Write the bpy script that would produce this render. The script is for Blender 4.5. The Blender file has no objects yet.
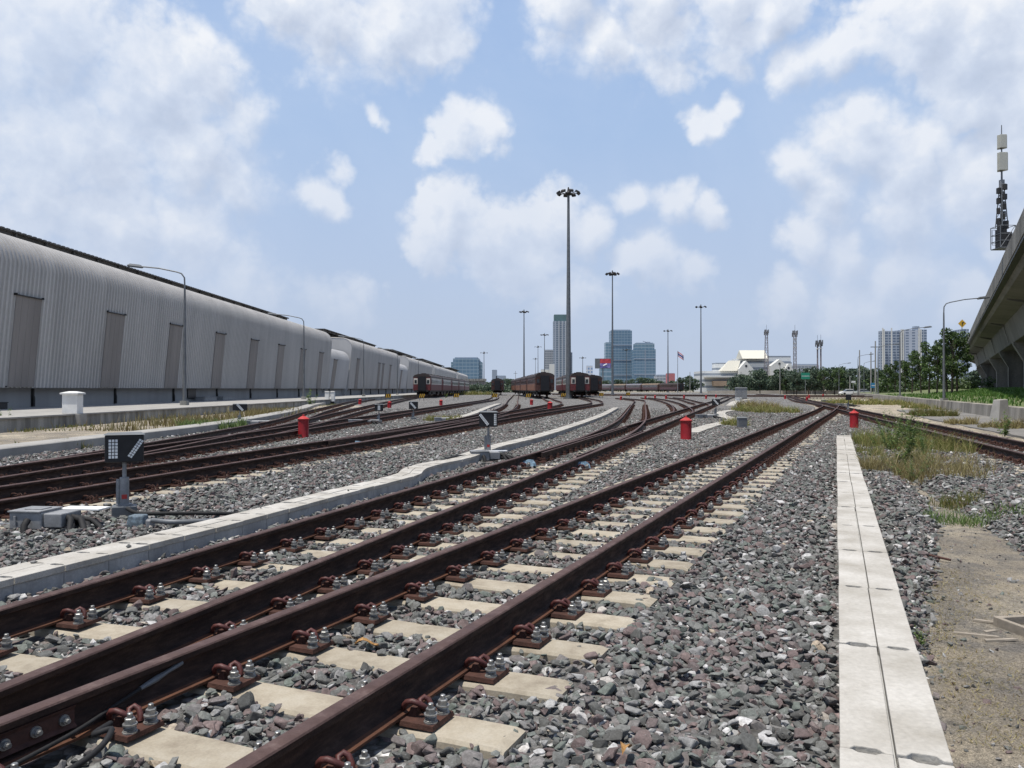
import bpy, bmesh, math, random
import numpy as np
from mathutils import Vector, Matrix
R = math.radians
random.seed(7); RNG = np.random.default_rng(11)
scene = bpy.context.scene
COL = scene.collection
F, HV, CZ = 800.0, 389.0, 1.23          # focal length in px, horizon row, eye height over the rail head
def X_at(u, Y): return (u - 512.0) / F * Y
def gp(u, v, z=0.0):
    Y = F * (CZ - z) / (v - HV); return (X_at(u, Y), Y)
def z_at(v, Y): return CZ + (HV - v) * Y / F

# ------------------------------------------------------------------ materials
def newmat(name):
    m = bpy.data.materials.new(name); m.use_nodes = True
    nt = m.node_tree; bs = nt.nodes['Principled BSDF']
    return m, nt, bs
class NG:
    def __init__(s, nt): s.nt = nt
    def n(s, typ, **kw):
        x = s.nt.nodes.new(typ)
        for k, v in kw.items(): setattr(x, k, v)
        return x
    def l(s, a, b): s.nt.links.new(a, b)
    def math(s, op, a, b=None, c=None, clamp=False):
        x = s.n('ShaderNodeMath', operation=op); x.use_clamp = clamp
        for i, q in enumerate((a, b, c)):
            if q is None: continue
            if isinstance(q, (int, float)): x.inputs[i].default_value = q
            else: s.l(q, x.inputs[i])
        return x.outputs[0]
    def vmath(s, op, a, b=None, scale=None):
        x = s.n('ShaderNodeVectorMath', operation=op)
        for i, q in enumerate((a, b)):
            if q is None: continue
            if isinstance(q, (tuple, list)): x.inputs[i].default_value = q
            else: s.l(q, x.inputs[i])
        if scale is not None:
            if isinstance(scale, (int, float)): x.inputs['Scale'].default_value = scale
            else: s.l(scale, x.inputs['Scale'])
        return x
    def mix(s, f, a, b, blend='MIX'):
        x = s.n('ShaderNodeMix', data_type='RGBA', blend_type=blend)
        for sk, q in ((x.inputs[0], f), (x.inputs[6], a), (x.inputs[7], b)):
            if isinstance(q, (int, float)): sk.default_value = q
            elif isinstance(q, (tuple, list)): sk.default_value = (*q[:3], 1)
            else: s.l(q, sk)
        return x.outputs[2]
    def ramp(s, f, stops, interp='LINEAR'):
        x = s.n('ShaderNodeValToRGB'); x.color_ramp.interpolation = interp
        e = x.color_ramp.elements
        while len(e) < len(stops): e.new(0.5)
        for q, (p, c) in zip(e, stops):
            q.position = p; q.color = (*c, 1) if isinstance(c, (tuple, list)) else (c, c, c, 1)
        s.l(f, x.inputs[0]); return x.outputs[0]
    def noise(s, vec, scale, detail=4, rough=.55, dist=0):
        x = s.n('ShaderNodeTexNoise'); x.inputs['Scale'].default_value = scale
        x.inputs['Detail'].default_value = detail; x.inputs['Roughness'].default_value = rough
        x.inputs['Distortion'].default_value = dist
        if vec is not None: s.l(vec, x.inputs['Vector'])
        return x
    def pos(s): return s.n('ShaderNodeNewGeometry').outputs['Position']
    def bump(s, h, strength, dist, bs):
        x = s.n('ShaderNodeBump'); x.inputs['Strength'].default_value = strength
        x.inputs['Distance'].default_value = dist
        s.l(h, x.inputs['Height']); s.l(x.outputs[0], bs.inputs['Normal'])
def mat(name, c, rough=.8, var=.25, scale=4., bump=.2, bdist=.01, metal=0., c2=None, streak=False, spec=.4, fine=40.):
    """weathered surface: a large blotch noise and a fine grain over the base colour"""
    m, nt, bs = newmat(name); g = NG(nt)
    p = g.pos()
    if streak:
        p2 = g.vmath('MULTIPLY', p, (1, 1, .12)).outputs[0]
    else: p2 = p
    n1 = g.noise(p2, scale, 5, .6).outputs['Fac']; n2 = g.noise(p, fine, 3, .6).outputs['Fac']
    a = tuple(x * (1 - var) for x in c); b = c2 or tuple(min(1, x * (1 + var)) for x in c)
    f = g.ramp(n1, [(.32, 0.), (.68, 1.)])
    col = g.mix(f, a, b)
    f2 = g.ramp(n2, [(.3, 1 - var * .7), (.7, 1.0)])
    col = g.mix(1.0, col, f2, 'MULTIPLY')
    g.l(col, bs.inputs['Base Color'])
    bs.inputs['Roughness'].default_value = rough; bs.inputs['Metallic'].default_value = metal
    bs.inputs['Specular IOR Level'].default_value = spec
    if bump: g.bump(n2, bump, bdist, bs)
    return m
M = {}
M['concrete'] = mat('concrete', (.31, .30, .28), .9, .18, 1.2, .25, streak=False)
M['stain_concrete'] = mat('stained_concrete', (.30, .295, .275), .9, .55, 1.6, .3, streak=True)
M['lid'] = mat('pale_lid_concrete', (.43, .40, .345), .85, .24, 2.2, .5, fine=38, c2=(.51, .49, .45))
M['trough_side'] = mat('trough_side_concrete', (.38, .385, .385), .9, .28, 2.5, .3, streak=True)
M['cladding'] = mat('cladding', (.43, .415, .395), .5, .13, .55, 0, spec=.4, streak=True, fine=6)
M['link_clad'] = mat('pale_cladding', (.45, .445, .44), .5, .08, .35, 0, streak=True, fine=2)
M['plinth'] = mat('plinth_wall', (.27, .27, .268), .8, .12, .6, .1, streak=True)
M['louvre'] = mat('louvre_brown', (.225, .205, .19), .75, .14, .8, .1, streak=True)
M['dark'] = mat('dark_metal', (.025, .024, .024), .6, .3, 6, .1)
M['black'] = mat('black_enamel', (.012, .012, .015), .42, .3, 9, .05)
M['roof_dark'] = mat('roof_edge_dark', (.085, .08, .075), .7, .45, .5, .1)
M['galv'] = mat('galvanised', (.25, .255, .26), .6, .2, 5, .1, metal=.2)
M['galv_dark'] = mat('galvanised_dull', (.15, .16, .17), .55, .18, 3, .1, metal=.3)
M['white'] = mat('white_paint', (.72, .72, .70), .6, .1, 2.5, .1)
M['lens_white'] = mat('lens_white', (.66, .68, .68), .5, .12, 40, .05)
M['red'] = mat('red_paint', (.27, .010, .014), .45, .2, 7, .1)
M['red_light'] = mat('red_paint_pale', (.42, .035, .03), .5, .2, 7, .1)  # lighter red for the bollard caps and signal tags
M['bolt'] = mat('steel_bolt', (.30, .30, .29), .42, .3, 40, .1, metal=.6)
M['clip'] = mat('red_oxide_clip', (.080, .024, .021), .55, .3, 30, .2)
M['plate'] = mat('rusty_plate', (.062, .026, .018), .85, .35, 14, .5)
M['cable'] = mat('rubber_cable', (.012, .012, .013), .75, .3, 20, .1)
M['bluewrap'] = mat('blue_plastic_wrap', (.05, .13, .24), .5, .6, 14, .8, .02, c2=(.20, .32, .42))
M['rust'] = mat('dark_rust', (.07, .03, .022), .8, .4, 5, .3)
M['yellow'] = mat('yellow_paint', (.62, .36, .03), .6, .2, 8, .1)
M['bark'] = mat('bark', (.10, .08, .06), .95, .3, 3, .4)
M['wood'] = mat('old_board', (.27, .235, .19), .9, .2, 8, .3)
M['asphalt'] = mat('old_asphalt', (.17, .168, .165), .95, .2, .45, .4, c2=(.215, .205, .19), fine=18)
M['glass_dark'] = mat('dark_glass', (.03, .035, .04), .12, .2, 1, 0)
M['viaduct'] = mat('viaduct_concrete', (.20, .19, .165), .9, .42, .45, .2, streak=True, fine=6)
M['viaduct_shaded'] = mat('soffit_shade', (.155, .15, .135), .9, .22, .3, .2, fine=6)  # darker copy of the viaduct concrete, underside shade put into the colour
M['cream_roof'] = mat('cream_roof', (.58, .56, .48), .7, .05, .02, 0, fine=1)
M['cream_wall'] = mat('cream_wall', (.60, .60, .57), .8, .06, .05, 0, fine=1)
M['haze_blue'] = mat('distant_blue', (.28, .33, .40), .8, .05, .02, 0, fine=1)  # distance haze put into the base colour
M['green_sign'] = mat('green_sign', (.02, .22, .14), .5, .1, 2, 0)
M['blue_sign'] = mat('blue_sign', (.05, .22, .42), .5, .1, 2, 0)

def rail_mat():
    m, nt, bs = newmat('rail_steel'); g = NG(nt)
    geo = g.n('ShaderNodeNewGeometry'); p = geo.outputs['Position']
    sx = g.n('ShaderNodeSeparateXYZ'); g.l(p, sx.inputs[0])
    sn = g.n('ShaderNodeSeparateXYZ'); g.l(geo.outputs['Normal'], sn.inputs[0])
    st = g.vmath('MULTIPLY', p, (3, 3, 14)).outputs[0]
    n1 = g.noise(st, 2.2, 5, .65).outputs['Fac']; n2 = g.noise(p, 55, 3).outputs['Fac']
    web = g.ramp(n1, [(.3, (.013, .008, .007)), (.52, (.030, .016, .012)), (.75, (.060, .034, .025))])
    top = g.ramp(g.noise(p, 7, 5, .7).outputs['Fac'], [(.3, (.050, .029, .026)), (.55, (.078, .048, .043)), (.75, (.14, .098, .088))])
    foot = g.ramp(n1, [(.3, (.050, .020, .012)), (.7, (.13, .055, .028))])
    istop = g.math('GREATER_THAN', sx.outputs[2], -.030)
    up = g.math('GREATER_THAN', sn.outputs[2], .35)
    ft = g.math('MULTIPLY', g.math('LESS_THAN', sx.outputs[2], -.150), 1)
    c = g.mix(g.math('MULTIPLY', ft, .85), web, foot)
    c = g.mix(g.math('MULTIPLY', istop, up), c, top)
    g.l(c, bs.inputs['Base Color'])
    g.l(g.ramp(n1, [(.35, .85), (.7, .55)]), bs.inputs['Roughness']); bs.inputs['Specular IOR Level'].default_value = .3
    g.bump(n2, .5, .006, bs); return m
M['rail'] = rail_mat()

def sleeper_mat():
    m, nt, bs = newmat('sleeper_concrete'); g = NG(nt); p = g.pos()
    oi = g.n('ShaderNodeObjectInfo').outputs['Random']
    n1 = g.noise(p, 5, 6, .65).outputs['Fac']; n2 = g.noise(p, 90, 3).outputs['Fac']
    c = g.ramp(n1, [(.3, (.255, .215, .16)), (.5, (.365, .32, .245)), (.72, (.43, .39, .315))])
    k = g.math('MULTIPLY_ADD', oi, .22, .84)
    c = g.mix(1., c, g.ramp(k, [(0., 0.), (1., 1.)]), 'MULTIPLY')
    c = g.mix(1., c, g.ramp(n2, [(.3, .86), (.65, 1.)]), 'MULTIPLY')
    g.l(c, bs.inputs['Base Color']); bs.inputs['Roughness'].default_value = .9
    g.bump(n2, .35, .004, bs); return m
M['sleeper'] = sleeper_mat()

def stone_palette(g, f):
    return g.ramp(f, [(0., (.045, .046, .044)), (.14, (.080, .084, .081)), (.30, (.130, .134, .128)), (.42, (.095, .118, .102)),
                      (.52, (.16, .160, .155)), (.60, (.088, .062, .062)), (.74, (.14, .100, .096)), (.80, (.13, .122, .12)),
                      (.89, (.21, .212, .21)), (.955, (.33, .33, .325)), (.99, (.50, .49, .48)), (1., (.30, .235, .16))])
def stone_mat():
    m, nt, bs = newmat('ballast_stone'); g = NG(nt)
    oi = g.n('ShaderNodeObjectInfo').outputs['Random']
    c = stone_palette(g, oi); tc = g.n('ShaderNodeTexCoord').outputs['Object']; p = g.pos()
    n = g.noise(p, 55, 5, .7).outputs['Fac']
    c = g.mix(1., c, g.ramp(n, [(.28, .5), (.5, .95), (.72, 1.5)]), 'MULTIPLY')
    sp2 = g.noise(p, 130, 4, .75).outputs['Fac']; patchy = g.noise(p, 9, 3).outputs['Fac']
    c = g.mix(g.math('MULTIPLY', g.ramp(sp2, [(.58, 0.), (.68, .55)]), g.ramp(patchy, [(.42, 0.), (.62, 1.)])), c, (.48, .48, .48))
    c = g.mix(.09, c, (.32, .30, .27))
    g.l(c, bs.inputs['Base Color']); bs.inputs['Roughness'].default_value = .82
    bs.inputs['Specular IOR Level'].default_value = .3
    g.bump(n, .5, .006, bs); return m
M['stone'] = stone_mat()
def ballast_mat():
    m, nt, bs = newmat('ballast_bed'); g = NG(nt); p = g.pos()
    def vor(scale):
        v = g.n('ShaderNodeTexVoronoi'); v.inputs['Scale'].default_value = scale
        wob = g.vmath('ADD', p, g.vmath('SCALE', g.noise(p, 18, 2).outputs['Color'], None, .05).outputs[0]).outputs[0]
        g.l(wob, v.inputs['Vector']); return v
    v = vor(15.); sp = g.n('ShaderNodeSeparateColor'); g.l(v.outputs['Color'], sp.inputs[0])
    c = stone_palette(g, sp.outputs[0])
    dk = g.ramp(v.outputs['Distance'], [(.25, 1.), (.62, .18)])  # shade in the gaps between stones, painted into the colour
    c = g.mix(1., c, dk, 'MULTIPLY')
    sh = g.ramp(sp.outputs[1], [(0., .45), (.45, 1.3), (1., 2.8)])
    c = g.mix(1., c, sh, 'MULTIPLY')
    big = g.noise(p, .45, 4).outputs['Fac']
    c = g.mix(g.ramp(big, [(.35, .10), (.75, .40)]), c, (.30, .285, .265))
    g.l(c, bs.inputs['Base Color']); bs.inputs['Roughness'].default_value = .9
    inv = g.math('SUBTRACT', 1., v.outputs['Distance'])
    g.bump(inv, 1., .05, bs); return m
M['ballast'] = ballast_mat()
def dirt_mat():
    m, nt, bs = newmat('sandy_dirt'); g = NG(nt); p = g.pos()
    n1 = g.noise(p, .8, 6, .6).outputs['Fac']; n2 = g.noise(p, 35, 5, .75).outputs['Fac']; n3 = g.noise(p, 3.2, 5, .65).outputs['Fac']
    c = g.ramp(n1, [(.32, (.28, .24, .185)), (.48, (.44, .375, .28)), (.66, (.68, .59, .44))])
    c = g.mix(g.ramp(n3, [(.42, 0.), (.60, .8)]), c, (.20, .185, .165))
    n4 = g.noise(p, 140, 3, .7).outputs['Fac']
    c = g.mix(1., c, g.ramp(n2, [(.30, .42), (.5, .95), (.72, 1.4)]), 'MULTIPLY')
    c = g.mix(1., c, g.ramp(n4, [(.35, .55), (.5, 1.), (.68, 1.5)]), 'MULTIPLY')
    g.l(c, bs.inputs['Base Color']); bs.inputs['Roughness'].default_value = .97
    g.bump(g.math('ADD', n2, n4), .9, .03, bs); return m
M['dirt'] = dirt_mat()
def ground_mat():
    m, nt, bs = newmat('scrub_ground'); g = NG(nt); p = g.pos()
    n1 = g.noise(p, .05, 6, .6).outputs['Fac']; n2 = g.noise(p, 1.3, 5, .7).outputs['Fac']
    c = g.ramp(n1, [(.35, (.20, .185, .15)), (.55, (.25, .22, .17)), (.65, (.13, .15, .065))])
    c = g.mix(1., c, g.ramp(n2, [(.3, .6), (.7, 1.3)]), 'MULTIPLY')
    g.l(c, bs.inputs['Base Color']); bs.inputs['Roughness'].default_value = .97; return m
M['ground'] = ground_mat()
def leaf_mat(name, a, b, c3, trans=.25):
    m, nt, bs = newmat(name); g = NG(nt)
    r = g.n('ShaderNodeNewGeometry').outputs['Random Per Island']
    oi = g.n('ShaderNodeObjectInfo').outputs['Random']
    c = g.ramp(r, [(0., a), (.55, b), (1., c3)])
    c = g.mix(1., c, g.ramp(g.math('MULTIPLY_ADD', oi, .35, .75), [(0., 0.), (1., 1.)]), 'MULTIPLY')
    g.l(c, bs.inputs['Base Color']); bs.inputs['Roughness'].default_value = .6
    tr = g.n('ShaderNodeBsdfTranslucent'); g.l(c, tr.inputs[0])
    ms = g.n('ShaderNodeMixShader'); ms.inputs[0].default_value = trans
    g.l(bs.outputs[0], ms.inputs[1]); g.l(tr.outputs[0], ms.inputs[2])
    g.l(ms.outputs[0], nt.nodes['Material Output'].inputs[0]); return m
M['leaf'] = leaf_mat('tree_leaf', (.022, .045, .014), (.055, .10, .026), (.14, .22, .06), .3)
M['leaf_far'] = leaf_mat('far_tree_leaf', (.050, .080, .058), (.078, .118, .072), (.12, .165, .095))  # paler, bluer greens: horizon haze is put into the leaf colour
M['weed'] = leaf_mat('weed_leaf', (.07, .13, .03), (.14, .22, .06), (.26, .33, .11), .35)
M['drygrass'] = leaf_mat('dry_grass_blade', (.18, .125, .06), (.27, .235, .09), (.42, .36, .18), .4)
M['mixgrass'] = leaf_mat('mixed_grass_blade', (.12, .16, .035), (.22, .22, .06), (.34, .27, .12), .4)
M['lawn'] = leaf_mat('lawn_blade', (.05, .14, .015), (.08, .17, .025), (.16, .24, .06), .3)

def facade(name, wall, glass, fw, fh, mx=.3, mz=.35, rough=.35):
    """storeys and window bays as a surface pattern on a far building"""
    m, nt, bs = newmat(name); g = NG(nt)
    tc = g.n('ShaderNodeTexCoord').outputs['Object']; s = g.n('ShaderNodeSeparateXYZ'); g.l(tc, s.inputs[0])
    h = g.math('ADD', s.outputs[0], s.outputs[1])
    fx = g.math('FRACT', g.math('DIVIDE', h, fw)); fz = g.math('FRACT', g.math('DIVIDE', s.outputs[2], fh))
    k = g.math('MULTIPLY', g.math('GREATER_THAN', fx, mx), g.math('GREATER_THAN', fz, mz))
    gn = g.noise(tc, .12, 3).outputs['Fac']
    gl = g.mix(gn, tuple(x * .75 for x in glass), tuple(x * 1.25 for x in glass))
    g.l(g.mix(k, wall, gl), bs.inputs['Base Color']); bs.inputs['Roughness'].default_value = rough
    return m

# ------------------------------------------------------------------ mesh helpers
class MB:
    def __init__(s): s.v = []; s.f = []; s.m = []
    def add(s, vs, fs, mi=0):
        o = len(s.v); s.v.extend(vs); s.f.extend([tuple(o + i for i in f) for f in fs]); s.m.extend([mi] * len(fs))
    def box(s, x0, x1, y0, y1, z0, z1, mi=0, M4=None):
        vs = [(x, y, z) for z in (z0, z1) for y in (y0, y1) for x in (x0, x1)]
        if M4 is not None: vs = [tuple(M4 @ Vector(q)) for q in vs]
        s.add(vs, [(0, 2, 3, 1), (4, 5, 7, 6), (0, 1, 5, 4), (2, 6, 7, 3), (0, 4, 6, 2), (1, 3, 7, 5)], mi)
    def frus(s, a, b, z0, z1, mi=0):
        """a, b = (x0,x1,y0,y1) at z0 / z1"""
        vs = [(a[0], a[2], z0), (a[1], a[2], z0), (a[1], a[3], z0), (a[0], a[3], z0), (b[0], b[2], z1), (b[1], b[2], z1), (b[1], b[3], z1), (b[0], b[3], z1)]
        s.add(vs, [(3, 2, 1, 0), (4, 5, 6, 7), (0, 1, 5, 4), (1, 2, 6, 5), (2, 3, 7, 6), (3, 0, 4, 7)], mi)
    def tube(s, pts, r, n=8, mi=0, cap=True):
        pts = [Vector(p) for p in pts]; rs = r if isinstance(r, (list, tuple)) else [r] * len(pts)
        o = len(s.v); up = None
        for i, p in enumerate(pts):
            d = (pts[min(i + 1, len(pts) - 1)] - pts[max(i - 1, 0)]).normalized()
            if up is None:
                up = Vector((0, 0, 1)) if abs(d.z) < .9 else Vector((1, 0, 0))
            a = d.cross(up).normalized(); b = a.cross(d).normalized(); up = b
            for k in range(n):
                t = 2 * math.pi * k / n; q = p + rs[i] * (math.cos(t) * a + math.sin(t) * b); s.v.append(tuple(q))
        for i in range(len(pts) - 1):
            for k in range(n):
                k2 = (k + 1) % n
                s.f.append((o + i * n + k, o + i * n + k2, o + (i + 1) * n + k2, o + (i + 1) * n + k)); s.m.append(mi)
        if cap:
            s.f.append(tuple(o + k for k in range(n))[::-1]); s.m.append(mi)
            s.f.append(tuple(o + (len(pts) - 1) * n + k for k in range(n))); s.m.append(mi)
    def lathe(s, prof, n=16, c=(0, 0, 0), mi=0):
        o = len(s.v)
        for r, z in prof:
            for k in range(n):
                t = 2 * math.pi * k / n; s.v.append((c[0] + r * math.cos(t), c[1] + r * math.sin(t), c[2] + z))
        for i in range(len(prof) - 1):
            for k in range(n):
                k2 = (k + 1) % n
                s.f.append((o + i * n + k, o + i * n + k2, o + (i + 1) * n + k2, o + (i + 1) * n + k)); s.m.append(mi)
        s.f.append(tuple(o + k for k in range(n))[::-1]); s.m.append(mi)
        s.f.append(tuple(o + (len(prof) - 1) * n + k for k in range(n))); s.m.append(mi)
    def quad(s, a, b, c, d, mi=0): s.add([tuple(a), tuple(b), tuple(c), tuple(d)], [(0, 1, 2, 3)], mi)
    def mesh(s, name, mats):
        me = bpy.data.meshes.new(name); me.from_pydata(s.v, [], s.f)
        mats = mats if isinstance(mats, (list, tuple)) else [mats]
        for q in mats: me.materials.append(q)
        if len(mats) > 1: me.polygons.foreach_set('material_index', s.m)
        me.update(); return me
    def build(s, name, mats, parent=None, smooth=None, loc=None, rz=0, bevel=0, recalc=True):
        me = s.mesh(name, mats)
        if recalc:
            bm = bmesh.new(); bm.from_mesh(me); bmesh.ops.recalc_face_normals(bm, faces=bm.faces); bm.to_mesh(me); bm.free()
        if smooth is not None:
            me.shade_smooth(); me.set_sharp_from_angle(angle=R(smooth))
        o = bpy.data.objects.new(name, me); COL.objects.link(o)
        if parent is not None: o.parent = parent
        if loc is not None: o.location = loc
        if rz: o.rotation_euler = (0, 0, rz)
        if bevel:
            b = o.modifiers.new('b', 'BEVEL'); b.width = bevel; b.segments = 2; b.limit_method = 'ANGLE'
        return o
def tag(o, label=None, cat=None, group=None, kind=None):
    if label: o['label'] = label
    if cat: o['category'] = cat
    if group: o['group'] = group
    if kind: o['kind'] = kind
    return o
def empty(name, loc, rz=0, **kw):
    o = bpy.data.objects.new(name, None); COL.objects.link(o); o.empty_display_size = .2
    o.location = loc; o.rotation_euler = (0, 0, rz); tag(o, **kw); return o
def inst(name, me, parent=None, loc=(0, 0, 0), rz=0, scale=None):
    o = bpy.data.objects.new(name, me); COL.objects.link(o)
    if parent is not None: o.parent = parent
    o.location = loc; o.rotation_euler = (0, 0, rz)
    if scale is not None: o.scale = scale if isinstance(scale, (tuple, list)) else (scale,) * 3
    return o
def copy_tree(o, parent=None):
    c = o.copy(); COL.objects.link(c)
    if parent is not None: c.parent = parent
    for ch in list(o.children): copy_tree(ch, c)
    return c
def structure(o): o['kind'] = 'structure'; return o

# ------------------------------------------------------------------ paths
def spline(pts, step):
    """Catmull-Rom through (x, y) points, resampled at equal arc length"""
    P = [np.array(p, float) for p in pts]
    P = [2 * P[0] - P[1]] + P + [2 * P[-1] - P[-2]]
    out = []
    for i in range(1, len(P) - 2):
        p0, p1, p2, p3 = P[i - 1:i + 3]
        t01, t12, t23 = [max(1e-6, np.linalg.norm(b - a) ** .5) for a, b in ((p0, p1), (p1, p2), (p2, p3))]
        m1 = (p2 - p1 + t12 * ((p1 - p0) / t01 - (p2 - p0) / (t01 + t12)))
        m2 = (p2 - p1 + t12 * ((p3 - p2) / t23 - (p3 - p1) / (t12 + t23)))
        for t in np.linspace(0, 1, 24, endpoint=False):
            out.append((2 * t**3 - 3 * t**2 + 1) * p1 + (t**3 - 2 * t**2 + t) * m1 + (-2 * t**3 + 3 * t**2) * p2 + (t**3 - t**2) * m2)
    out.append(P[-2]); out = np.array(out)
    d = np.r_[0, np.cumsum(np.linalg.norm(np.diff(out, axis=0), axis=1))]
    n = max(2, int(round(d[-1] / step)) + 1); s = np.linspace(0, d[-1], n)
    return np.c_[np.interp(s, d, out[:, 0]), np.interp(s, d, out[:, 1])], d[-1], (d, out)
class Path:
    def __init__(s, pts, step=1.0):
        s.p, s.L, (s.d, s.o) = spline(pts, step)
    def at(s, t):
        t = min(max(t, 0), s.L); e = .25
        x, y = np.interp(t, s.d, s.o[:, 0]), np.interp(t, s.d, s.o[:, 1])
        a, b = max(0, t - e), min(s.L, t + e)
        dx = np.interp(b, s.d, s.o[:, 0]) - np.interp(a, s.d, s.o[:, 0]); dy = np.interp(b, s.d, s.o[:, 1]) - np.interp(a, s.d, s.o[:, 1])
        k = math.hypot(dx, dy); return x, y, dx / k, dy / k
def sweep(mb, path, prof, off=0., t0=0., t1=None, step=1., mi=0, closed=True):
    """prof: (lateral to the right, z) loop swept along the path"""
    t1 = path.L if t1 is None else t1; n = max(1, int(math.ceil((t1 - t0) / step))); o = len(mb.v); k = len(prof)
    for i in range(n + 1):
        x, y, dx, dy = path.at(t0 + (t1 - t0) * i / n)
        for a, z in prof: mb.v.append((x + (a + off) * dy, y - (a + off) * dx, z))
    for i in range(n):
        for j in range(k if closed else k - 1):
            j2 = (j + 1) % k; mb.f.append((o + i * k + j, o + (i + 1) * k + j, o + (i + 1) * k + j2, o + i * k + j2)); mb.m.append(mi)
    if closed:
        mb.f.append(tuple(o + j for j in range(k))); mb.m.append(mi)
        mb.f.append(tuple(o + n * k + j for j in range(k))[::-1]); mb.m.append(mi)

# ------------------------------------------------------------------ world, sun, camera
SUN = Vector((-.22, -.15, 1.0)).normalized()
SUN_EL = math.asin(SUN.z); SUN_AZ = math.atan2(SUN.x, SUN.y)
def make_world():
    w = bpy.data.worlds.new("World"); scene.world = w; w.use_nodes = True; nt = w.node_tree; g = NG(nt)
    bg = nt.nodes['Background']
    sky = g.n('ShaderNodeTexSky'); sky.sky_type = 'NISHITA'; sky.sun_disc = False
    sky.sun_elevation = SUN_EL; sky.sun_rotation = SUN_AZ; sky.air_density = 1.2; sky.dust_density = 2.2; sky.ozone_density = 1.
    tc = g.n('ShaderNodeTexCoord'); d = g.vmath('NORMALIZE', tc.outputs['Generated']).outputs[0]
    # cloud cover as a field over directions: groups of soft lobes broken up by noise
    lobes = []
    def lob(u, v, r, k=1.): 
        q = Vector(((u - 512) / F, 1, (HV - v) / F)); L = q.length; lobes.append((tuple(q / L), r / F / L, k))
    for a in [(-120, 60, 190), (40, 40, 110), (60, 130, 150), (150, 90, 100), (190, 150, 85), (235, 185, 62), (205, 75, 65), (110, 230, 110), (-40, 260, 150), (190, 235, 75), (245, 110, 40),
              (330, 18, 78), (410, 15, 85), (290, -10, 60), (440, 48, 38), (560, -5, 70), (650, 8, 85), (730, 5, 70), (605, 40, 45), (780, 10, 40),
              (456, 128, 38), (484, 128, 30), (432, 142, 24), (385, 110, 17), (700, 118, 30), (722, 98, 24), (688, 130, 18),
              (450, 215, 50), (490, 235, 55), (545, 215, 52), (590, 235, 38), (520, 262, 55), (430, 250, 36), (425, 190, 20),
              (640, 205, 26), (675, 210, 32), (708, 216, 22), (655, 262, 40), (690, 270, 24), (630, 265, 24),
              (315, 190, 28), (342, 168, 24), (335, 200, 24), (800, 175, 42), (850, 155, 62), (910, 165, 70), (975, 180, 75), (830, 200, 52), (900, 215, 55), (865, 122, 36), (1010, 230, 50),
              (815, 60, 34), (850, 45, 45), (910, 20, 75), (980, 40, 100), (1040, 90, 110), (960, 110, 60), (1100, 0, 160),
              (800, 245, 36), (850, 255, 45), (780, 300, 40), (900, 275, 45), (340, 300, 50), (250, 290, 70), (960, 290, 50), (560, 300, 50), (860, 310, 50), (1100, 250, 90)]: lob(*a)
    rr = random.Random(5)
    for _ in range(9):     # the rest of the sky, beyond the field of view
        az = rr.uniform(R(45), R(315)); el = rr.uniform(.05, 1.2)
        lobes.append(((math.sin(az) * math.cos(el), math.cos(az) * math.cos(el), math.sin(el)), rr.uniform(.12, .3), 1.))
    for _ in range(3):
        az = rr.uniform(R(-50), R(50)); el = rr.uniform(.7, 1.2)
        lobes.append(((math.sin(az) * math.cos(el), math.cos(az) * math.cos(el), math.sin(el)), rr.uniform(.1, .2), 1.))
    def field(grp_name):
        gr = bpy.data.node_groups.new(grp_name, 'ShaderNodeTree')
        gr.interface.new_socket('V', in_out='INPUT', socket_type='NodeSocketVector')
        gr.interface.new_socket('F', in_out='OUTPUT', socket_type='NodeSocketFloat')
        q = NG(gr); gi = q.n('NodeGroupInput'); go = q.n('NodeGroupOutput')
        n1 = q.noise(gi.outputs[0], 6., 5, .55).outputs['Color']
        off = q.vmath('SCALE', q.vmath('SUBTRACT', n1, (.5, .5, .5)).outputs[0], None, .10).outputs[0]
        v = q.vmath('ADD', gi.outputs[0], off).outputs[0]
        acc = None
        for c, r, k in lobes:
            dd = q.vmath('DISTANCE', v, c).outputs['Value']
            f = q.math('MULTIPLY_ADD', dd, -1 / r, .91)
            acc = f if acc is None else q.math('SMOOTH_MAX', acc, f, .2)
        tot = acc; w2 = q.vmath('ADD', gi.outputs[0], q.vmath('SCALE', q.vmath('SUBTRACT', q.noise(gi.outputs[0], 20., 3, .6).outputs['Color'], (.5, .5, .5)).outputs[0], None, .05).outputs[0]).outputs[0]
        for sc, am in ((12., .42), (27., .30), (62., .20)):      # billows
            vo = q.n('ShaderNodeTexVoronoi'); vo.inputs['Scale'].default_value = sc; q.l(w2, vo.inputs['Vector'])
            tot = q.math('ADD', tot, q.math('MULTIPLY', q.math('SUBTRACT', .46, q.math('POWER', vo.outputs['Distance'], 1.5)), am))
        fb = q.noise(gi.outputs[0], 45., 6, .65).outputs['Fac']; tot = q.math('ADD', tot, q.math('MULTIPLY', q.math('SUBTRACT', fb, .5), .45))
        q.l(tot, go.inputs[0]); return gr
    gr = field('cloud_field')
    a = g.n('ShaderNodeGroup'); a.node_tree = gr; g.l(d, a.inputs[0])
    b = g.n('ShaderNodeGroup'); b.node_tree = gr; g.l(g.vmath('ADD', d, (-.012, 0, .030)).outputs[0], b.inputs[0])
    dens = a.outputs[0]; wisp = g.noise(d, 4.5, 6, .6).outputs['Fac']; edge = g.noise(d, 3.1, 3).outputs['Fac']
    cov = g.n('ShaderNodeMapRange'); cov.interpolation_type = 'SMOOTHSTEP'; cov.inputs[1].default_value = -.02
    g.l(g.ramp(edge, [(.35, .32), (.65, .85)]), cov.inputs[2])
    g.l(dens, cov.inputs[0]); cov = cov.outputs[0]
    cov = g.math('MULTIPLY', cov, g.ramp(wisp, [(.25, .72), (.55, 1.)]))
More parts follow.
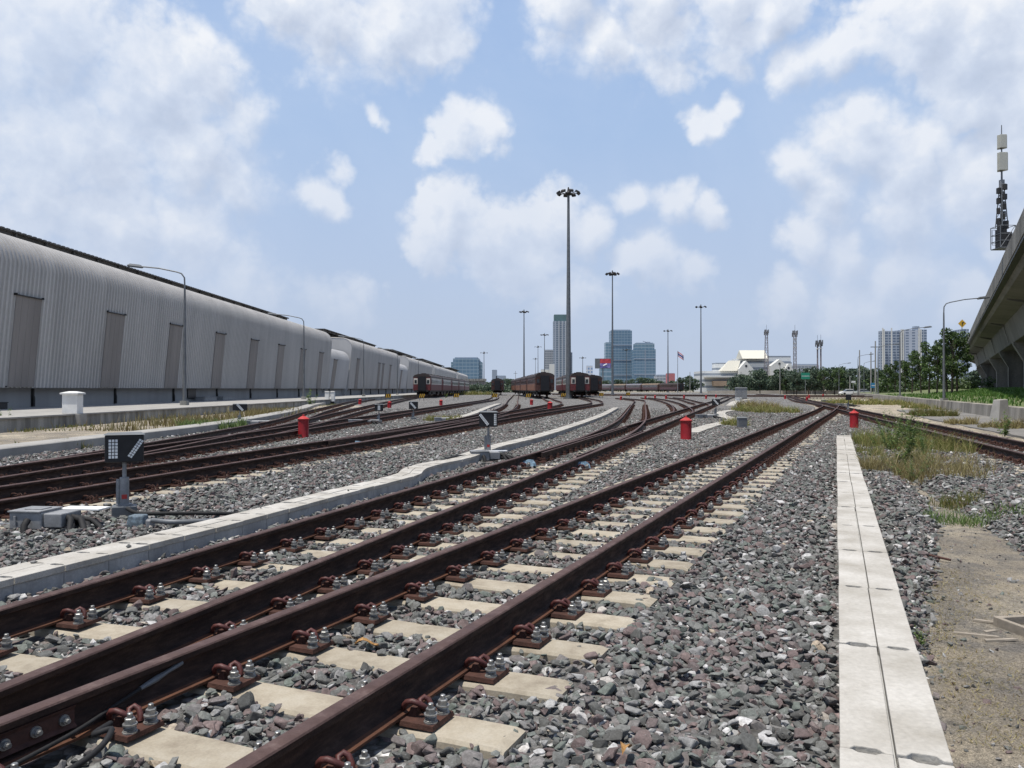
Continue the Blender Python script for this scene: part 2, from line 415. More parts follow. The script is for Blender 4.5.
    sh1 = g.math('SUBTRACT', a.outputs[0], b.outputs[0])
    core = g.ramp(a.outputs[0], [(.0, 0.), (.9, .34)])
    lit = g.math('SUBTRACT', g.math('MULTIPLY_ADD', sh1, .85, .76), core, clamp=True)
    sp = g.n('ShaderNodeSeparateXYZ'); g.l(d, sp.inputs[0]); z = sp.outputs[2]
    ccol = g.ramp(lit, [(0., (.50, .56, .68)), (.33, (.62, .68, .80)), (.60, (.77, .82, .91)), (.88, (.96, .97, .99))])
    haze = g.ramp(z, [(0., .92), (.12, .70), (.30, .34), (.7, .08)])
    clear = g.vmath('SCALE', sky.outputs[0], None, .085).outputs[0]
    clear = g.mix(.85, clear, g.ramp(z, [(0., (.45, .58, .85)), (.3, (.345, .53, .85)), (.48, (.27, .46, .83)), (.75, (.10, .18, .42)), (1., (.07, .12, .32))]))  # sky above the frame is set darker to cut the fill light
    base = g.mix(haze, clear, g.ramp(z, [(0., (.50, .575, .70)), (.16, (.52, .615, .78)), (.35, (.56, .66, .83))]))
    thin = g.ramp(g.noise(d, 2.4, 7, .62, .4).outputs['Fac'], [(.40, 0.), (.78, .5)])
    base = g.mix(g.math('MULTIPLY', thin, g.ramp(z, [(.45, 1.), (.75, .35)])), base, (.58, .69, .88))
    cfade = g.ramp(z, [(0., .06), (.06, .32), (.20, .72), (.42, .92), (.8, .5)])
    cc = g.mix(g.ramp(z, [(0., .8), (.22, .2), (.4, 0.)]), ccol, (.59, .655, .79))
    col = g.mix(g.math('MULTIPLY', cov, cfade), base, cc)
    under = g.math('LESS_THAN', z, -.01)
    col = g.mix(under, col, (.22, .20, .17))
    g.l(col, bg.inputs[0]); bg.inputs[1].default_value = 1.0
    w.cycles.sampling_method = 'MANUAL'; w.cycles.sample_map_resolution = 512
make_world()
sl = bpy.data.lights.new('sun', 'SUN'); sl.energy = 5.4; sl.angle = R(.55); sl.color = (1., .95, .87)
so = bpy.data.objects.new('sun', sl); COL.objects.link(so); so.rotation_euler = SUN.to_track_quat('Z', 'Y').to_euler(); so.location = (0, 0, 60)
cam = bpy.data.cameras.new('camera'); cam.sensor_width = 36; cam.lens = F / 1024 * 36; cam.clip_end = 9000; cam.clip_start = .05
co = bpy.data.objects.new('camera', cam); COL.objects.link(co); co.location = (0, 0, CZ); co.rotation_euler = (R(90) + math.atan((HV - 384) / F), 0, 0)
scene.camera = co
scene.view_settings.view_transform = 'Standard'; scene.view_settings.look = 'None'
scene.view_settings.exposure = 0; scene.cycles.max_bounces = 6; scene.cycles.use_denoising = True; scene.cycles.adaptive_threshold = .015

# ------------------------------------------------------------------ terrain
def lerpX(tab, y):
    return np.interp(y, [t[1] for t in tab], [t[0] for t in tab])
KERB = [(-11.6, -8), (-10.95, 0), (-10.65, 12), (-10.5, 20), (-10.4, 28), (-11.6, 40), (-13.4, 52), (-16.0, 66), (-19., 90), (-21, 140)]
def kerb_x(y): return lerpX(KERB, y)
def tr_right(y): return .41 + .405 * y
def e_c(y): return 5.7 + .304 * y
def ballast_m(x, y):
    """distance inside the ballasted ground (metres, positive inside)"""
    left = x - (kerb_x(y) + .05)
    r_main = np.where(y < 23, tr_right(y) + .18 - x + np.clip((y - 3.9) * .15, 0, .9), e_c(y) + 2.1 - x)
    r_main = np.where(y > 18, np.maximum(r_main, np.minimum(e_c(y) + 2.1 - x, x - (tr_right(y) - 2))), r_main)
    east = np.minimum(x - (2.5 + .304 * y), e_c(y) + 2.1 - x)
    return np.minimum(left, np.maximum(r_main, east))
def wave(x, y, s, k=0.):
    return (np.sin(x * s * 1.3 + k + 1.7 * np.sin(y * s * .7 + k)) * np.cos(y * s * 1.1 + 2.1 * np.sin(x * s * .5 + k)))
def ballast_z(x, y):
    m = ballast_m(x, y)
    z = -.235 + np.clip((np.hypot(x, y) - 14) / 12, 0, 1) * .020 + .012 * wave(x, y, 1.1) + .010 * wave(x, y, 3.1, 2) * np.clip((np.hypot(x, y)) / 14, .8, 1.3)
    east = np.clip((e_c(y) - 2.4 - x) / 1.2, 0, 1) * (x > tr_right(y) + .1)
    z = z - np.clip(.55 - m, 0, .55) * .5 * (x > 0) - np.clip(-m, 0, 3) * .9
    return z
def dirt_z(x, y):
    return -.395 + .035 * wave(x, y, .5, 1.) + .018 * wave(x, y, 2.3, 4.)
def grid(name, xs, ys, zf, mt, skip=None):
    Xg, Yg = np.meshgrid(xs, ys); Z = zf(Xg, Yg); n, k = Xg.shape
    me = bpy.data.meshes.new(name)
    v = np.stack([Xg, Yg, Z], -1).reshape(-1, 3); i = np.arange(n * k).reshape(n, k)
    f = np.stack([i[:-1, :-1], i[:-1, 1:], i[1:, 1:], i[1:, :-1]], -1).reshape(-1, 4)
    if skip is not None:
        c = v[f].mean(1); f = f[~skip(c[:, 0], c[:, 1])]
    me.from_pydata(v.tolist(), [], f.tolist()); me.materials.append(mt); me.shade_smooth(); me.update()
    o = bpy.data.objects.new(name, me); COL.objects.link(o); return structure(o)
mb = MB(); mb.quad((-6000, -800, -.62), (6000, -800, -.62), (6000, 8000, -.62), (-6000, 8000, -.62)); structure(mb.build('ground', M['ground']))
grid('dirt', np.arange(-17.3, 60, .35), np.r_[np.arange(-6, 30, .35), np.arange(30, 120, 1.)], dirt_z, M['dirt'])
grid('ballast', np.r_[np.arange(-40, -14, 1.), np.arange(-14, 20, .2), np.arange(20, 130, 1.)], np.r_[np.arange(-5, 26, .2), np.arange(26, 60, .5), np.arange(60, 330, 3.)],
     ballast_z, M['ballast'], lambda x, y: ballast_m(x, y) < -1.2)

# service road beside the east track, its kerb wall, verge and the main road
def wall_x(y): return 10.06 + .378 * y
rd = Path([(e_c(-2) + 5.2 + 1.5, -2), (e_c(20) + 5.2, 20), (e_c(44) + 5.6, 44), (e_c(60) + 7.0, 60)])
mb = MB(); sweep(mb, rd, [(-1.9, -.34), (0, -.29), (2.8, -.32), (2.8, -.45), (-1.9, -.45)], step=3); structure(mb.build('road', M['asphalt'], smooth=30))

# ------------------------------------------------------------------ track parts
GA = .535
RAILP = [(-.07, -.172), (.07, -.172), (.07, -.160), (.045, -.152), (.016, -.140), (.009, -.125), (.009, -.055), (.014, -.046), (.034, -.036), (.0365, -.010), (.032, -.003), (.022, 0),
         (-.022, 0), (-.032, -.003), (-.0365, -.010), (-.034, -.036), (-.014, -.046), (-.009, -.055), (-.009, -.125), (-.016, -.140), (-.045, -.152), (-.07, -.160)]
def sleeper_mesh(a, b):
    mb = MB(); xs = [a, a + .04, -.85, -.30, .30, .85, b - .04, b]; xs = sorted(x for x in xs if a <= x <= b)
    def top(x): return -.190 - (.016 if abs(x) < .31 else 0) - (.012 if (x < a + .02 or x > b - .02) else 0)
    prof = lambda x: [(-.14, -.40), (-.122, top(x) - .014), (-.108, top(x)), (.108, top(x)), (.122, top(x) - .014), (.14, -.40)]
    o = 0
    for x in xs:
        for y, z in prof(x): mb.v.append((x, y, z))
    for i in range(len(xs) - 1):
        for j in range(6):
            j2 = (j + 1) % 6; mb.f.append((i * 6 + j, i * 6 + j2, (i + 1) * 6 + j2, (i + 1) * 6 + j)); mb.m.append(0)
    mb.f.append(tuple(range(6))); mb.f.append(tuple(range((len(xs) - 1) * 6, len(xs) * 6))[::-1]); mb.m += [0, 0]
    me = mb.mesh('sleeper', M['sleeper']); bm = bmesh.new(); bm.from_mesh(me); bmesh.ops.recalc_face_normals(bm, faces=bm.faces); bm.to_mesh(me); bm.free()
    return me
SL = {}
def get_sleeper(a, b):
    k = (round(a, 1), round(b, 1))
    if k not in SL: SL[k] = sleeper_mesh(*k)
    return SL[k]
def fin(mb, name, mt, smooth=None):
    me = mb.mesh(name, mt); bm = bmesh.new(); bm.from_mesh(me); bmesh.ops.recalc_face_normals(bm, faces=bm.faces); bm.to_mesh(me); bm.free()
    if smooth: me.shade_smooth(); me.set_sharp_from_angle(angle=R(smooth))
    return me
def clip_pts(sg):
    return [(sg * a, sg * b, c) for a, b, c in [(.046, -.022, -.150), (.058, -.034, -.128), (.078, -.042, -.108), (.104, -.040, -.102), (.130, -.030, -.112), (.148, -.010, -.132), (.150, .008, -.146),
            (.136, .018, -.150), (.110, .016, -.138), (.100, .030, -.122), (.112, .046, -.112), (.132, .050, -.122), (.150, .044, -.145), (.156, .036, -.166)]]
def plate_mesh(both=True, full=False):
    mb = MB()
    for sg in ((1, -1) if both else (1,)):
        a, b = (.071, .235)
        x0, x1 = (a, b) if sg > 0 else (-b, -a)
        mb.frus((x0, x1, -.095, .095), (x0 + .004, x1 - .004, -.09, .09), -.190, -.170)
        mb.frus((sg * .098 - .020, sg * .098 + .020, -.035, .03), (sg * .100 - .012, sg * .100 + .012, -.028, .022), -.171, -.135)
        if full:
            mb.tube(clip_pts(sg), .0095, 5)
            for s in (-.05, .05): mb.lathe([(.025, -.17), (.025, -.155), (.018, -.15), (.018, -.115), (.01, -.112), (.01, -.098)], 6, (sg * .19, s, 0))
    mb.box(-.0705, .0705, -.085, .085, -.1895, -.1735)
    return mb
def bolt_mesh():
    mb = MB(); mb.lathe([(.030, -.170), (.030, -.164), (.024, -.163), (.026, -.158), (.021, -.155), (.026, -.151), (.021, -.148), (.026, -.144), (.024, -.140), (.029, -.139), (.029, -.133)], 14)
    mb.lathe([(.0215, -.133), (.0215, -.112), (.018, -.109)], 6); mb.lathe([(.0115, -.109), (.0115, -.092), (.009, -.090)], 10)
    return fin(mb, 'bolt', M['bolt'], 30)
PL = fin(plate_mesh(True), 'baseplate', M['plate']); PL1 = fin(plate_mesh(False), 'baseplate', M['plate'])
mb_ = plate_mesh(True, True); PLF = fin(mb_, 'baseplate', M['plate'])
def c_(sg):
    mb = MB(); mb.tube(clip_pts(sg), .0125, 9); return fin(mb, 'rail_clip', M['clip'], 50)
CL = {1: c_(1), -1: c_(-1)}
BO = bolt_mesh()
SLEEPERS = []      # (x, y, dx, dy, a, b)
TRACKS = []
def railway_track(label, pts, phase=0., near=0, parts=100, dz=0., lim=None, sink=0., s_range=None, group='railway tracks of the yard', start_sl=0.):
    path = Path(pts); sx, sy, _, _ = path.at(0)
    root = empty('railway_track', (sx, sy, dz), label=label, cat='railway track', group=group)
    inv = Matrix.Translation((-sx, -sy, 0))
    TRACKS.append(path)
    for sg in (-1, 1):
        mb = MB(); sweep(mb, path, RAILP, off=sg * GA, step=1.2)
        mb.v = [(a - sx, b - sy, c) for a, b, c in mb.v]
        mb.build('rail', M['rail'], root, smooth=35)
    t = phase; k = 0; far = MB(); farp = MB(); np_ = 0
    while t < path.L:
        if t < start_sl: t += .587; continue
        x, y, dx, dy = path.at(t); rz = math.atan2(dy, dx) - math.pi / 2
        a, b = lim(x, y) if lim else (-1.05, 1.05)
        dist = math.hypot(x, y)
        if k < parts:
            if b - a > .3:
                inst('sleeper', get_sleeper(a, b), root, (x - sx, y - sy, random.uniform(-.008, 0) - sink * min(1, max(0, (dist - 14) / 12))), rz + random.uniform(-.006, .006))
                SLEEPERS.append((x, y, dx, dy, a, b))
        else:
            c, s = math.cos(rz), math.sin(rz); me = get_sleeper(a, b)
            o = len(far.v); far.v += [(x - sx + c * v.co.x - s * v.co.y, y - sy + s * v.co.x + c * v.co.y, v.co.z - sink) for v in me.vertices]
            far.f += [tuple(o + i for i in p.vertices) for p in me.polygons]; far.m += [0] * len(me.polygons)
        if dist < 70:
            for sg in (-1, 1):
                px, py = x - sx + sg * GA * dy, y - sy - sg * GA * dx
                both = not (sg * GA - .24 < a or sg * GA + .24 > b)
                if math.hypot(px + sx, py + sy) < near and py + sy > 1.0:
                    pl = inst('baseplate', PL if both else PL1, root, (px, py, 0), rz + (math.pi if (not both and sg < 0 and a > -GA - .24) is False and not both and sg * GA - .24 >= a else 0) * 0)
                    flip = (not both) and (sg * GA + .24 > b)      # only the left half fits
                    if flip: pl.rotation_euler[2] += math.pi
                    for h in ((1, -1) if both else (1,)):
                        inst('rail_clip', CL[h], pl)
                        for s in (-.052, .052): inst('bolt', BO, pl, (h * .200, s * h, 0), random.uniform(0, 1))
                elif np_ < parts:
                    inst('baseplate', PLF, root, (px, py, 0), rz); np_ += 1
                else:
                    me = PLF; c, s = math.cos(rz), math.sin(rz); o = len(farp.v)
                    farp.v += [(px + c * v.co.x - s * v.co.y, py + s * v.co.x + c * v.co.y, v.co.z) for v in me.vertices]
                    farp.f += [tuple(o + i for i in p.vertices) for p in me.polygons]; farp.m += [0] * len(me.polygons)
        k += 1; t += .587
    if far.v: tag(far.build('sleeper', M['sleeper'], root), kind='stuff')
    if farp.v: tag(farp.build('baseplate', M['plate'], root), kind='stuff')
    return root, path
def cA(y): return -2.65 + .446 * y
def cB(y): return -3.675 + .300 * y
def gapAB(y): return (cA(y) - cB(y)) * .93
def limA(x, y):
    g = gapAB(y)
    return (-max(.55, min(1.05, g / 2 - .02)) if g > 1.15 else -.55, 1.05)
def limB(x, y):
    g = gapAB(y)
    return (-1.05, max(.6, min(1.05, g / 2 - .02)) if g > 1.15 else .6)
tA, pA = railway_track('long straight rusty track crossing the foreground, nearest to the pale straight lids at the right',
    [(cA(-3), -3), (cA(10), 10), (cA(30), 30), (cA(50), 50), (25.4, 64), (e_c(85) - .02, 85)], phase=.548 + 3 / .913, near=15, lim=limA, dz=0, parts=98, sink=.014)
EXT = 52
tB, pB = railway_track('straight rusty track beside the raised winding trough, with blue wrapped switch rods',
    [(cB(-3), -3), (cB(20), 20), (cB(60), 60), (cB(110), 110), (cB(150) - 1.5, 150), (34, 185)], phase=.254 + 3 / .958, near=15, lim=limB, dz=0, parts=98, sink=.030)
tE, pE = railway_track('rusty track at the right edge running past the weeds and service road',
    [(e_c(-2), -2), (e_c(20), 20), (e_c(90), 90), (e_c(140), 140), (e_c(200) - 5, 200)], phase=.2, near=0, parts=90, sink=.034)
cC = lambda y: -8.2 + .2225 * y
cD = lambda y: -8.4 + .06 * y
tC, pC = railway_track('rusty track just behind the nearest black switch signal, curving to the maroon and cream carriages',
    [(cC(3.2), 3.2), (cC(20), 20), (cC(40), 40), (cC(58), 58), (7.3, 70), (9.0, 86), (9.8, 104), (10.6, 130), (11.2, 160)], phase=.1, parts=90, sink=.034)
def limD(x, y): return (-1.05, min(1.05, max(.55, (cC(y) - cD(y)) / 2)))
tD, pD = railway_track('rusty left track along the low concrete kerb, running on to the single dark carriage',
    [(cD(-1), -1), (cD(20), 20), (cD(60), 60), (cD(95), 95), (-2.6, 125), (-3.3, 160), (-3.4, 230)], phase=.1, parts=90, dz=-.004, lim=limD, sink=.034)
def branch(label, pts, dz, s0=0, parts=45):
    return railway_track(label, pts, phase=.3, parts=parts, dz=dz, start_sl=s0, sink=.038)
branch('branch track forking left from the middle switch with blue wrapped rods', [(cB(15.5) , 15.5), (2.55, 21.5), (4.5, 30.5), (6.63, 42.8), (9.2, 58.5), (12.0, 75.5), (14.5, 92), (15, 112)], -.006, 18)
branch('track running straight ahead between the dark carriage and the orange and maroon train', [(cC(18.6), 18.6), (-2.95, 26), (-1.75, 34), (-.62, 46.5), (-.1, 62), (.1, 90), (1.1, 190)], -.006, 14)
branch('track curving left to the orange and maroon train beside the tall lamp mast', [(cC(24), 24), (-1.55, 32), (-.35, 41), (1.4, 52), (3.3, 65), (4.3, 78), (4.5, 95), (5.0, 125), (4.4, 160)], -.009, 16)
branch('track leading up to the red and cream train beside the halls', [(cD(22), 22), (-7.6, 30), (-8.6, 40), (-9.9, 55), (-12.2, 82), (-14, 110), (-15, 134), (-14.6, 180), (-14, 260)], -.007, 14)
branch('leftmost track, bending close past the pair of white utility boxes', [(cD(13), 13), (-8.15, 22), (-9.0, 32), (-11.0, 44.7), (-13.2, 61), (-16.2, 84), (-18.3, 110), (-18.6, 150)], -.010, 16)
branch('track forking left beyond the second switch of the straight track, behind the larger red bollard', [(cB(35), 35), (9.15, 43), (11.05, 52), (14.2, 70), (18, 98), (19.5, 118)], -.006, 15)
branch('short fork left of the straight track next to the grey cabinets, farthest of its forks', [(cB(58), 58), (16.1, 68), (18.1, 80), (22, 104), (24, 122)], -.008, 14, 30)
branch('crossing track running side-on in front of the parked row of carriages', [(70, 132), (52, 138), (36, 150), (22, 166), (10, 190)], -.005, 0, 0)
branch('crossing track running side-on at the far end of the yard below the trees', [(88, 150), (62, 160), (40, 178), (20, 205), (5, 240)], -.005, 0, 0)
branch('track beyond the right hand junction curving off behind the weeds', [(e_c(72), 72), (30.5, 84), (37, 105), (48, 138), (60, 170)], -.009, 12, 30)

# joint with fishplate, bonding cable on the near left rail of track A
def on(cf, y, t):   # point at lateral t from a straight track's centre, at forward distance y of the rail
    pass
dA = Vector((.407, .913, 0)); nA = Vector((.913, -.407, 0))
def PA(y, t, z): # y along, lateral t from centre
    s = y / .913; p = Vector((cA(0), 0, 0)) + dA * s + nA * t; return Vector((p.x, p.y, z))
rootA = tA; offA = Vector(tA.location)
def loc_in(root, pts): return [tuple(Vector(p) - Vector((root.location.x, root.location.y, 0))) for p in pts]
mb = MB()
for y0, y1 in ((1.9, 3.03),):
    a, b = PA(y0, -GA + .0095, 0), PA(y1, -GA + .0095, 0)
    for i, (za, zb, w0, w1) in enumerate(((-.128, -.114, .030, .014), (-.114, -.060, .014, .014), (-.060, -.042, .014, .026))):
        vs = [a + Vector((0, 0, za)), b + Vector((0, 0, za)), b + nA * w0 + Vector((0, 0, za)), a + nA * w0 + Vector((0, 0, za)),
              a + Vector((0, 0, zb)), b + Vector((0, 0, zb)), b + nA * w1 + Vector((0, 0, zb)), a + nA * w1 + Vector((0, 0, zb))]
        mb.add(loc_in(tA, vs), [(3, 2, 1, 0), (4, 5, 6, 7), (0, 1, 5, 4), (1, 2, 6, 5), (2, 3, 7, 6), (3, 0, 4, 7)])
fp = mb.build('fishplate', M['rust'], tA)
for y in (2.65, 2.765, 2.877, 2.985):
    mb = MB(); p = PA(y, -GA + .024, -.088)
    for r0, d0, d1, n in ((.022, 0, .008, 12), (.016, .008, .022, 6), (.009, .022, .034, 8)):
        mb.tube(loc_in(tA, [p + nA * d0, p + nA * d1]), r0, n)
    mb.build('bolt', M['bolt'], fp, smooth=30)
def cable(name, label, pts, r=.011, mt='cable', cat='cable', end=None):
    P3 = [Vector(p) for p in pts]; out = []
    for i in range(len(P3) - 1):
        p0, p1, p2, p3 = P3[max(0, i - 1)], P3[i], P3[i + 1], P3[min(len(P3) - 1, i + 2)]
        for k in range(8):
            t = k / 8; out.append(.5 * ((2 * p1) + (p2 - p0) * t + (2 * p0 - 5 * p1 + 4 * p2 - p3) * t * t + (3 * p1 - p0 - 3 * p2 + p3) * t**3))
    out.append(P3[-1]); mb = MB(); mb.tube(out, r, 8); o = mb.build(name, M[mt], smooth=50); tag(o, label, cat); return o
cb = cable('bonding_cable', 'black bonding cable with a bare metal lug clamped along the near left rail web', [PA(1.9, -.36, -.17), PA(2.4, -.40, -.155), PA(2.75, -.43, -.14), PA(3.0, -.46, -.13), PA(3.2, -.50, -.11), PA(3.34, -.512, -.085)], .009)
mb = MB(); mb.tube([PA(3.32, -.510, -.088), PA(3.40, -.512, -.075), PA(3.46, -.515, -.064), PA(3.54, -.52, -.050)], [.010, .015, .010, .013], 8); mb.build('cable_lug', M['galv_dark'], cb, smooth=40)
cable('bonding_cable', 'looped black cable lying over the stones beside the nearest bolted baseplate', [PA(2.0, -.22, -.18), PA(2.5, -.20, -.16), PA(2.85, -.19, -.12), PA(3.0, -.26, -.09), PA(2.98, -.33, -.11), PA(3.1, -.40, -.13)], .012)

# switch blades, frogs and blue wrapped rods at the nearer switches
def switch_bits(root, label, path, t0, sg, ln=6.0):
    mb = MB(); pr = [(-.035, -.165), (.035, -.165), (.035, -.150), (.010, -.140), (.010, -.050), (.02, -.012), (-.02, -.012), (-.02, -.05), (-.01, -.14), (-.035, -.15)]
    q = Path([path.at(t0)[:2], path.at(t0 + ln / 2)[:2], path.at(t0 + ln)[:2]])
    n = 8; 
    sweep(mb, q, pr, off=sg * (GA - .13), step=1.)
    mb.v = [(a - root.location.x, b - root.location.y, c) for a, b, c in mb.v]; mb.build('switch_blade', M['rail'], root, smooth=35)
tB0 = (15.5 + 3) / .958
switch_bits(tB, '', pB, tB0, -1, 11)
switch_bits(tB, '', pB, tB0 - .5, 1, 9)
switch_bits(tC, '', pC, 16.2, -1, 9)
switch_bits(tC, '', pC, 15.5, 1, 9)
def blue_wrap(label, x, y, L, rz):
    mb = MB(); n = 9; rr = random.Random(int(x * 10 + y))
    o = len(mb.v); prof = [(-.16, -.20), (-.14, -.15), (-.07, -.10), (.03, -.09), (.11, -.13), (.17, -.20)]
    for i in range(n + 1):
        for a, z in prof: mb.v.append((a + rr.uniform(-.025, .025), (i / n - .5) * L + rr.uniform(-.02, .02), z + rr.uniform(-.02, .025)))
    for i in range(n):
        for j in range(5): mb.f.append((i * 6 + j, i * 6 + j + 1, (i + 1) * 6 + j + 1, (i + 1) * 6 + j)); mb.m.append(0)
    mb.f.append(tuple(range(6))); mb.f.append(tuple(range(n * 6, n * 6 + 6))[::-1]); mb.m += [0, 0]
    tag(mb.build('plastic_wrap', M['bluewrap'], loc=(x, y, 0), rz=rz, smooth=25), label, 'plastic wrap', 'blue plastic wrapped round switch rods')
x, y = gp(374, 441, -.1); blue_wrap('blue plastic wrap at the near rail left of the yard', x, y - .1, .9, R(-75))
x, y = gp(519, 461, -.1); blue_wrap('blue plastic wrap next to the grey machine with the white plate', x + .02, y, .5, R(-70))
x, y = gp(577, 463, -.1); blue_wrap('blue plastic wrap on the right rail across from the grey machine', x, y, .42, R(-70))

# ------------------------------------------------------------------ cable troughs with lids
def trough(label, pts, w, lid, zt, depth=.30, first=0., two=True, side='trough_side', notch=True, nlid=100, body=True):
    path = Path(pts, .3); sx, sy, _, _ = path.at(0)
    root = empty('cable_trough', (sx, sy, 0), label=label, cat='cable trough')
    if body:
        mb = MB(); t = first
        while t < path.L - .1:
            t1 = min(t + lid, path.L)
            sweep(mb, path, [(-w / 2 + .012, zt - depth), (w / 2 - .012, zt - depth), (w / 2 - .012, zt - .046), (-w / 2 + .012, zt - .046)], t0=t + .003, t1=t1 - .003, step=.4)
            t = t1
        mb.v = [(a - sx, b - sy, c) for a, b, c in mb.v]; mb.build('channel', M[side], root)
    t = first; k = 0; rr = random.Random(3); rest = MB()
    while t < path.L - .05:
        t1 = min(t + lid, path.L)
        for lo, hi in (((-w / 2, -.004), (.004, w / 2)) if two else ((-w / 2, w / 2),)):
            jz = rr.uniform(-.003, .005); jo = rr.uniform(-.004, .004); mb = MB()
            a, b, zz0, zz1 = lo + jo, hi + jo, zt - .045, zt + jz
            # lid slab with a hand slot in each end
            ns = max(1, int(round((t1 - t) / .35))); g0, g1 = t + .005, t1 - .005; sl = (.032 if lid > 1.1 else .026) if notch else 0
            x, y, dx, dy = path.at((t + t1) / 2)
            def L(s, l, z):
                px, py, ex, ey = path.at(s); return (px + l * ey - sx, py - l * ex - sy, z)
            c0, c1 = a + (b - a) * .18, a + (b - a) * .84
            ring = [(g0, a), (g0, c0), (g0 + sl, c0 + .02), (g0 + sl, c1 - .02), (g0, c1), (g0, b)] if notch else [(g0, a), (g0, b)]
            ring += [(g0 + (g1 - g0) * i / ns, b) for i in range(1, ns)]
            ring += [(g1, b), (g1, c1 - .01), (g1 - sl * .6, c1 - .03), (g1 - sl * .6, c0 + .03), (g1, c0 + .01), (g1, a)] if notch else [(g1, b), (g1, a)]
            ring += [(g1 - (g1 - g0) * i / ns, a) for i in range(1, ns)]
            n = len(ring); top = [L(s, l, zz1) for s, l in ring]; bot = [L(s, l, zz0) for s, l in ring]
            mb.add(top + bot, [tuple(range(n))] + [tuple(range(2 * n - 1, n - 1, -1))] + [(i, n + i, n + (i + 1) % n, (i + 1) % n) for i in range(n)])
            o = mb.build('lid', M['lid'], root, bevel=.004 if math.hypot(x, y) < 14 else 0) if k < nlid else rest.add(mb.v, mb.f)
            k += 1
        t = t1
    if rest.v: tag(rest.build('lid', M['lid'], root), kind='stuff')
    return root, path
dT = math.hypot(.405, 1)
trough('straight run of pale concrete lids in two rows, ending by the right red bollard', [(.21 + .405 * (.47), .47), (.21 + .405 * 10, 10), (.21 + .405 * 22.6, 22.6)], .365, 1.2 * dT, -.08, first=0.)
UP = [(-5.25, -.5), (-4.38, 3), (-3.60, 5.6), (-2.98, 7.5), (-2.12, 10.5), (-1.80, 11.5), (-1.60, 12.3), (-1.60, 13.2), (-1.42, 14.0), (-1.02, 15.1), (-.45, 18.1), (.5, 21.5), (2.05, 28.3), (4.5, 40.3), (7.36, 56.6)]
trough('raised trough with bright lids winding behind the middle switch machine', UP, .37, .42, -.075, nlid=98)
zz = [gp(690, 432, -.17), gp(708, 426, -.17), gp(733, 419.5, -.17), gp(722, 415.5, -.17), gp(723, 411.5, -.17), gp(742, 409, -.17)]
trough('crooked short run of white lids in the gravel beside the grey junction post', zz, .55, 1.0, -.17, depth=.1, two=False, notch=False)
zz = [gp(730, 405.5, -.17), gp(737, 401, -.17), gp(752, 399, -.17)]
trough('small distant run of white lids in front of the grey equipment cabinets', zz, .7, 1.4, -.17, depth=.1, two=False, notch=False)
zz = [gp(455, 418, -.1), gp(470, 414, -.1), gp(482, 409.5, -.1), gp(491, 406, -.1), gp(499, 403.5, -.1)]
trough('white lidded trough curving up from the left tracks toward the dark carriage', zz, .42, 1.0, -.1, nlid=60)

# left kerb and platform with its stained wall
kp = Path([(a - .38, b) for a, b in KERB])
mb = MB(); sweep(mb, kp, [(-.36, -.45), (-.36, .0), (.34, .0), (.36, -.02), (.36, -.45)], step=1.2)
tag(mb.build('concrete_kerb', M['concrete'], smooth=30), 'long low concrete kerb along the leftmost track', 'kerb')
mb = MB(); y = -12.
while y < 460:
    L = 6.0; mb.box(-17.55, -17.2, y + .01, y + L - .01, -.62, .21); y += L
tag(mb.build('retaining_wall', M['stain_concrete']), 'low rain-stained concrete retaining wall along the edge of the hall platform', 'wall')
mb = MB(); mb.box(-26.5, -17.12, -12, 460, .205, .262); o = mb.build('platform', M['concrete']); structure(o)
mb = MB(); mb.box(-26.5, -17.56, -12, 460, -.6, .204); structure(mb.build('ground_fill', M['dirt']))
# strip of dirt and road between kerb and wall
mb = MB(); sweep(mb, Path([(-14.6, -6), (-14.3, 20), (-14.6, 45), (-15.5, 70)]), [(-2.5, -.22), (0, -.19), (3.0, -.22), (3.0, -.5), (-2.5, -.5)], step=2); structure(mb.build('path', M['dirt'], smooth=30))

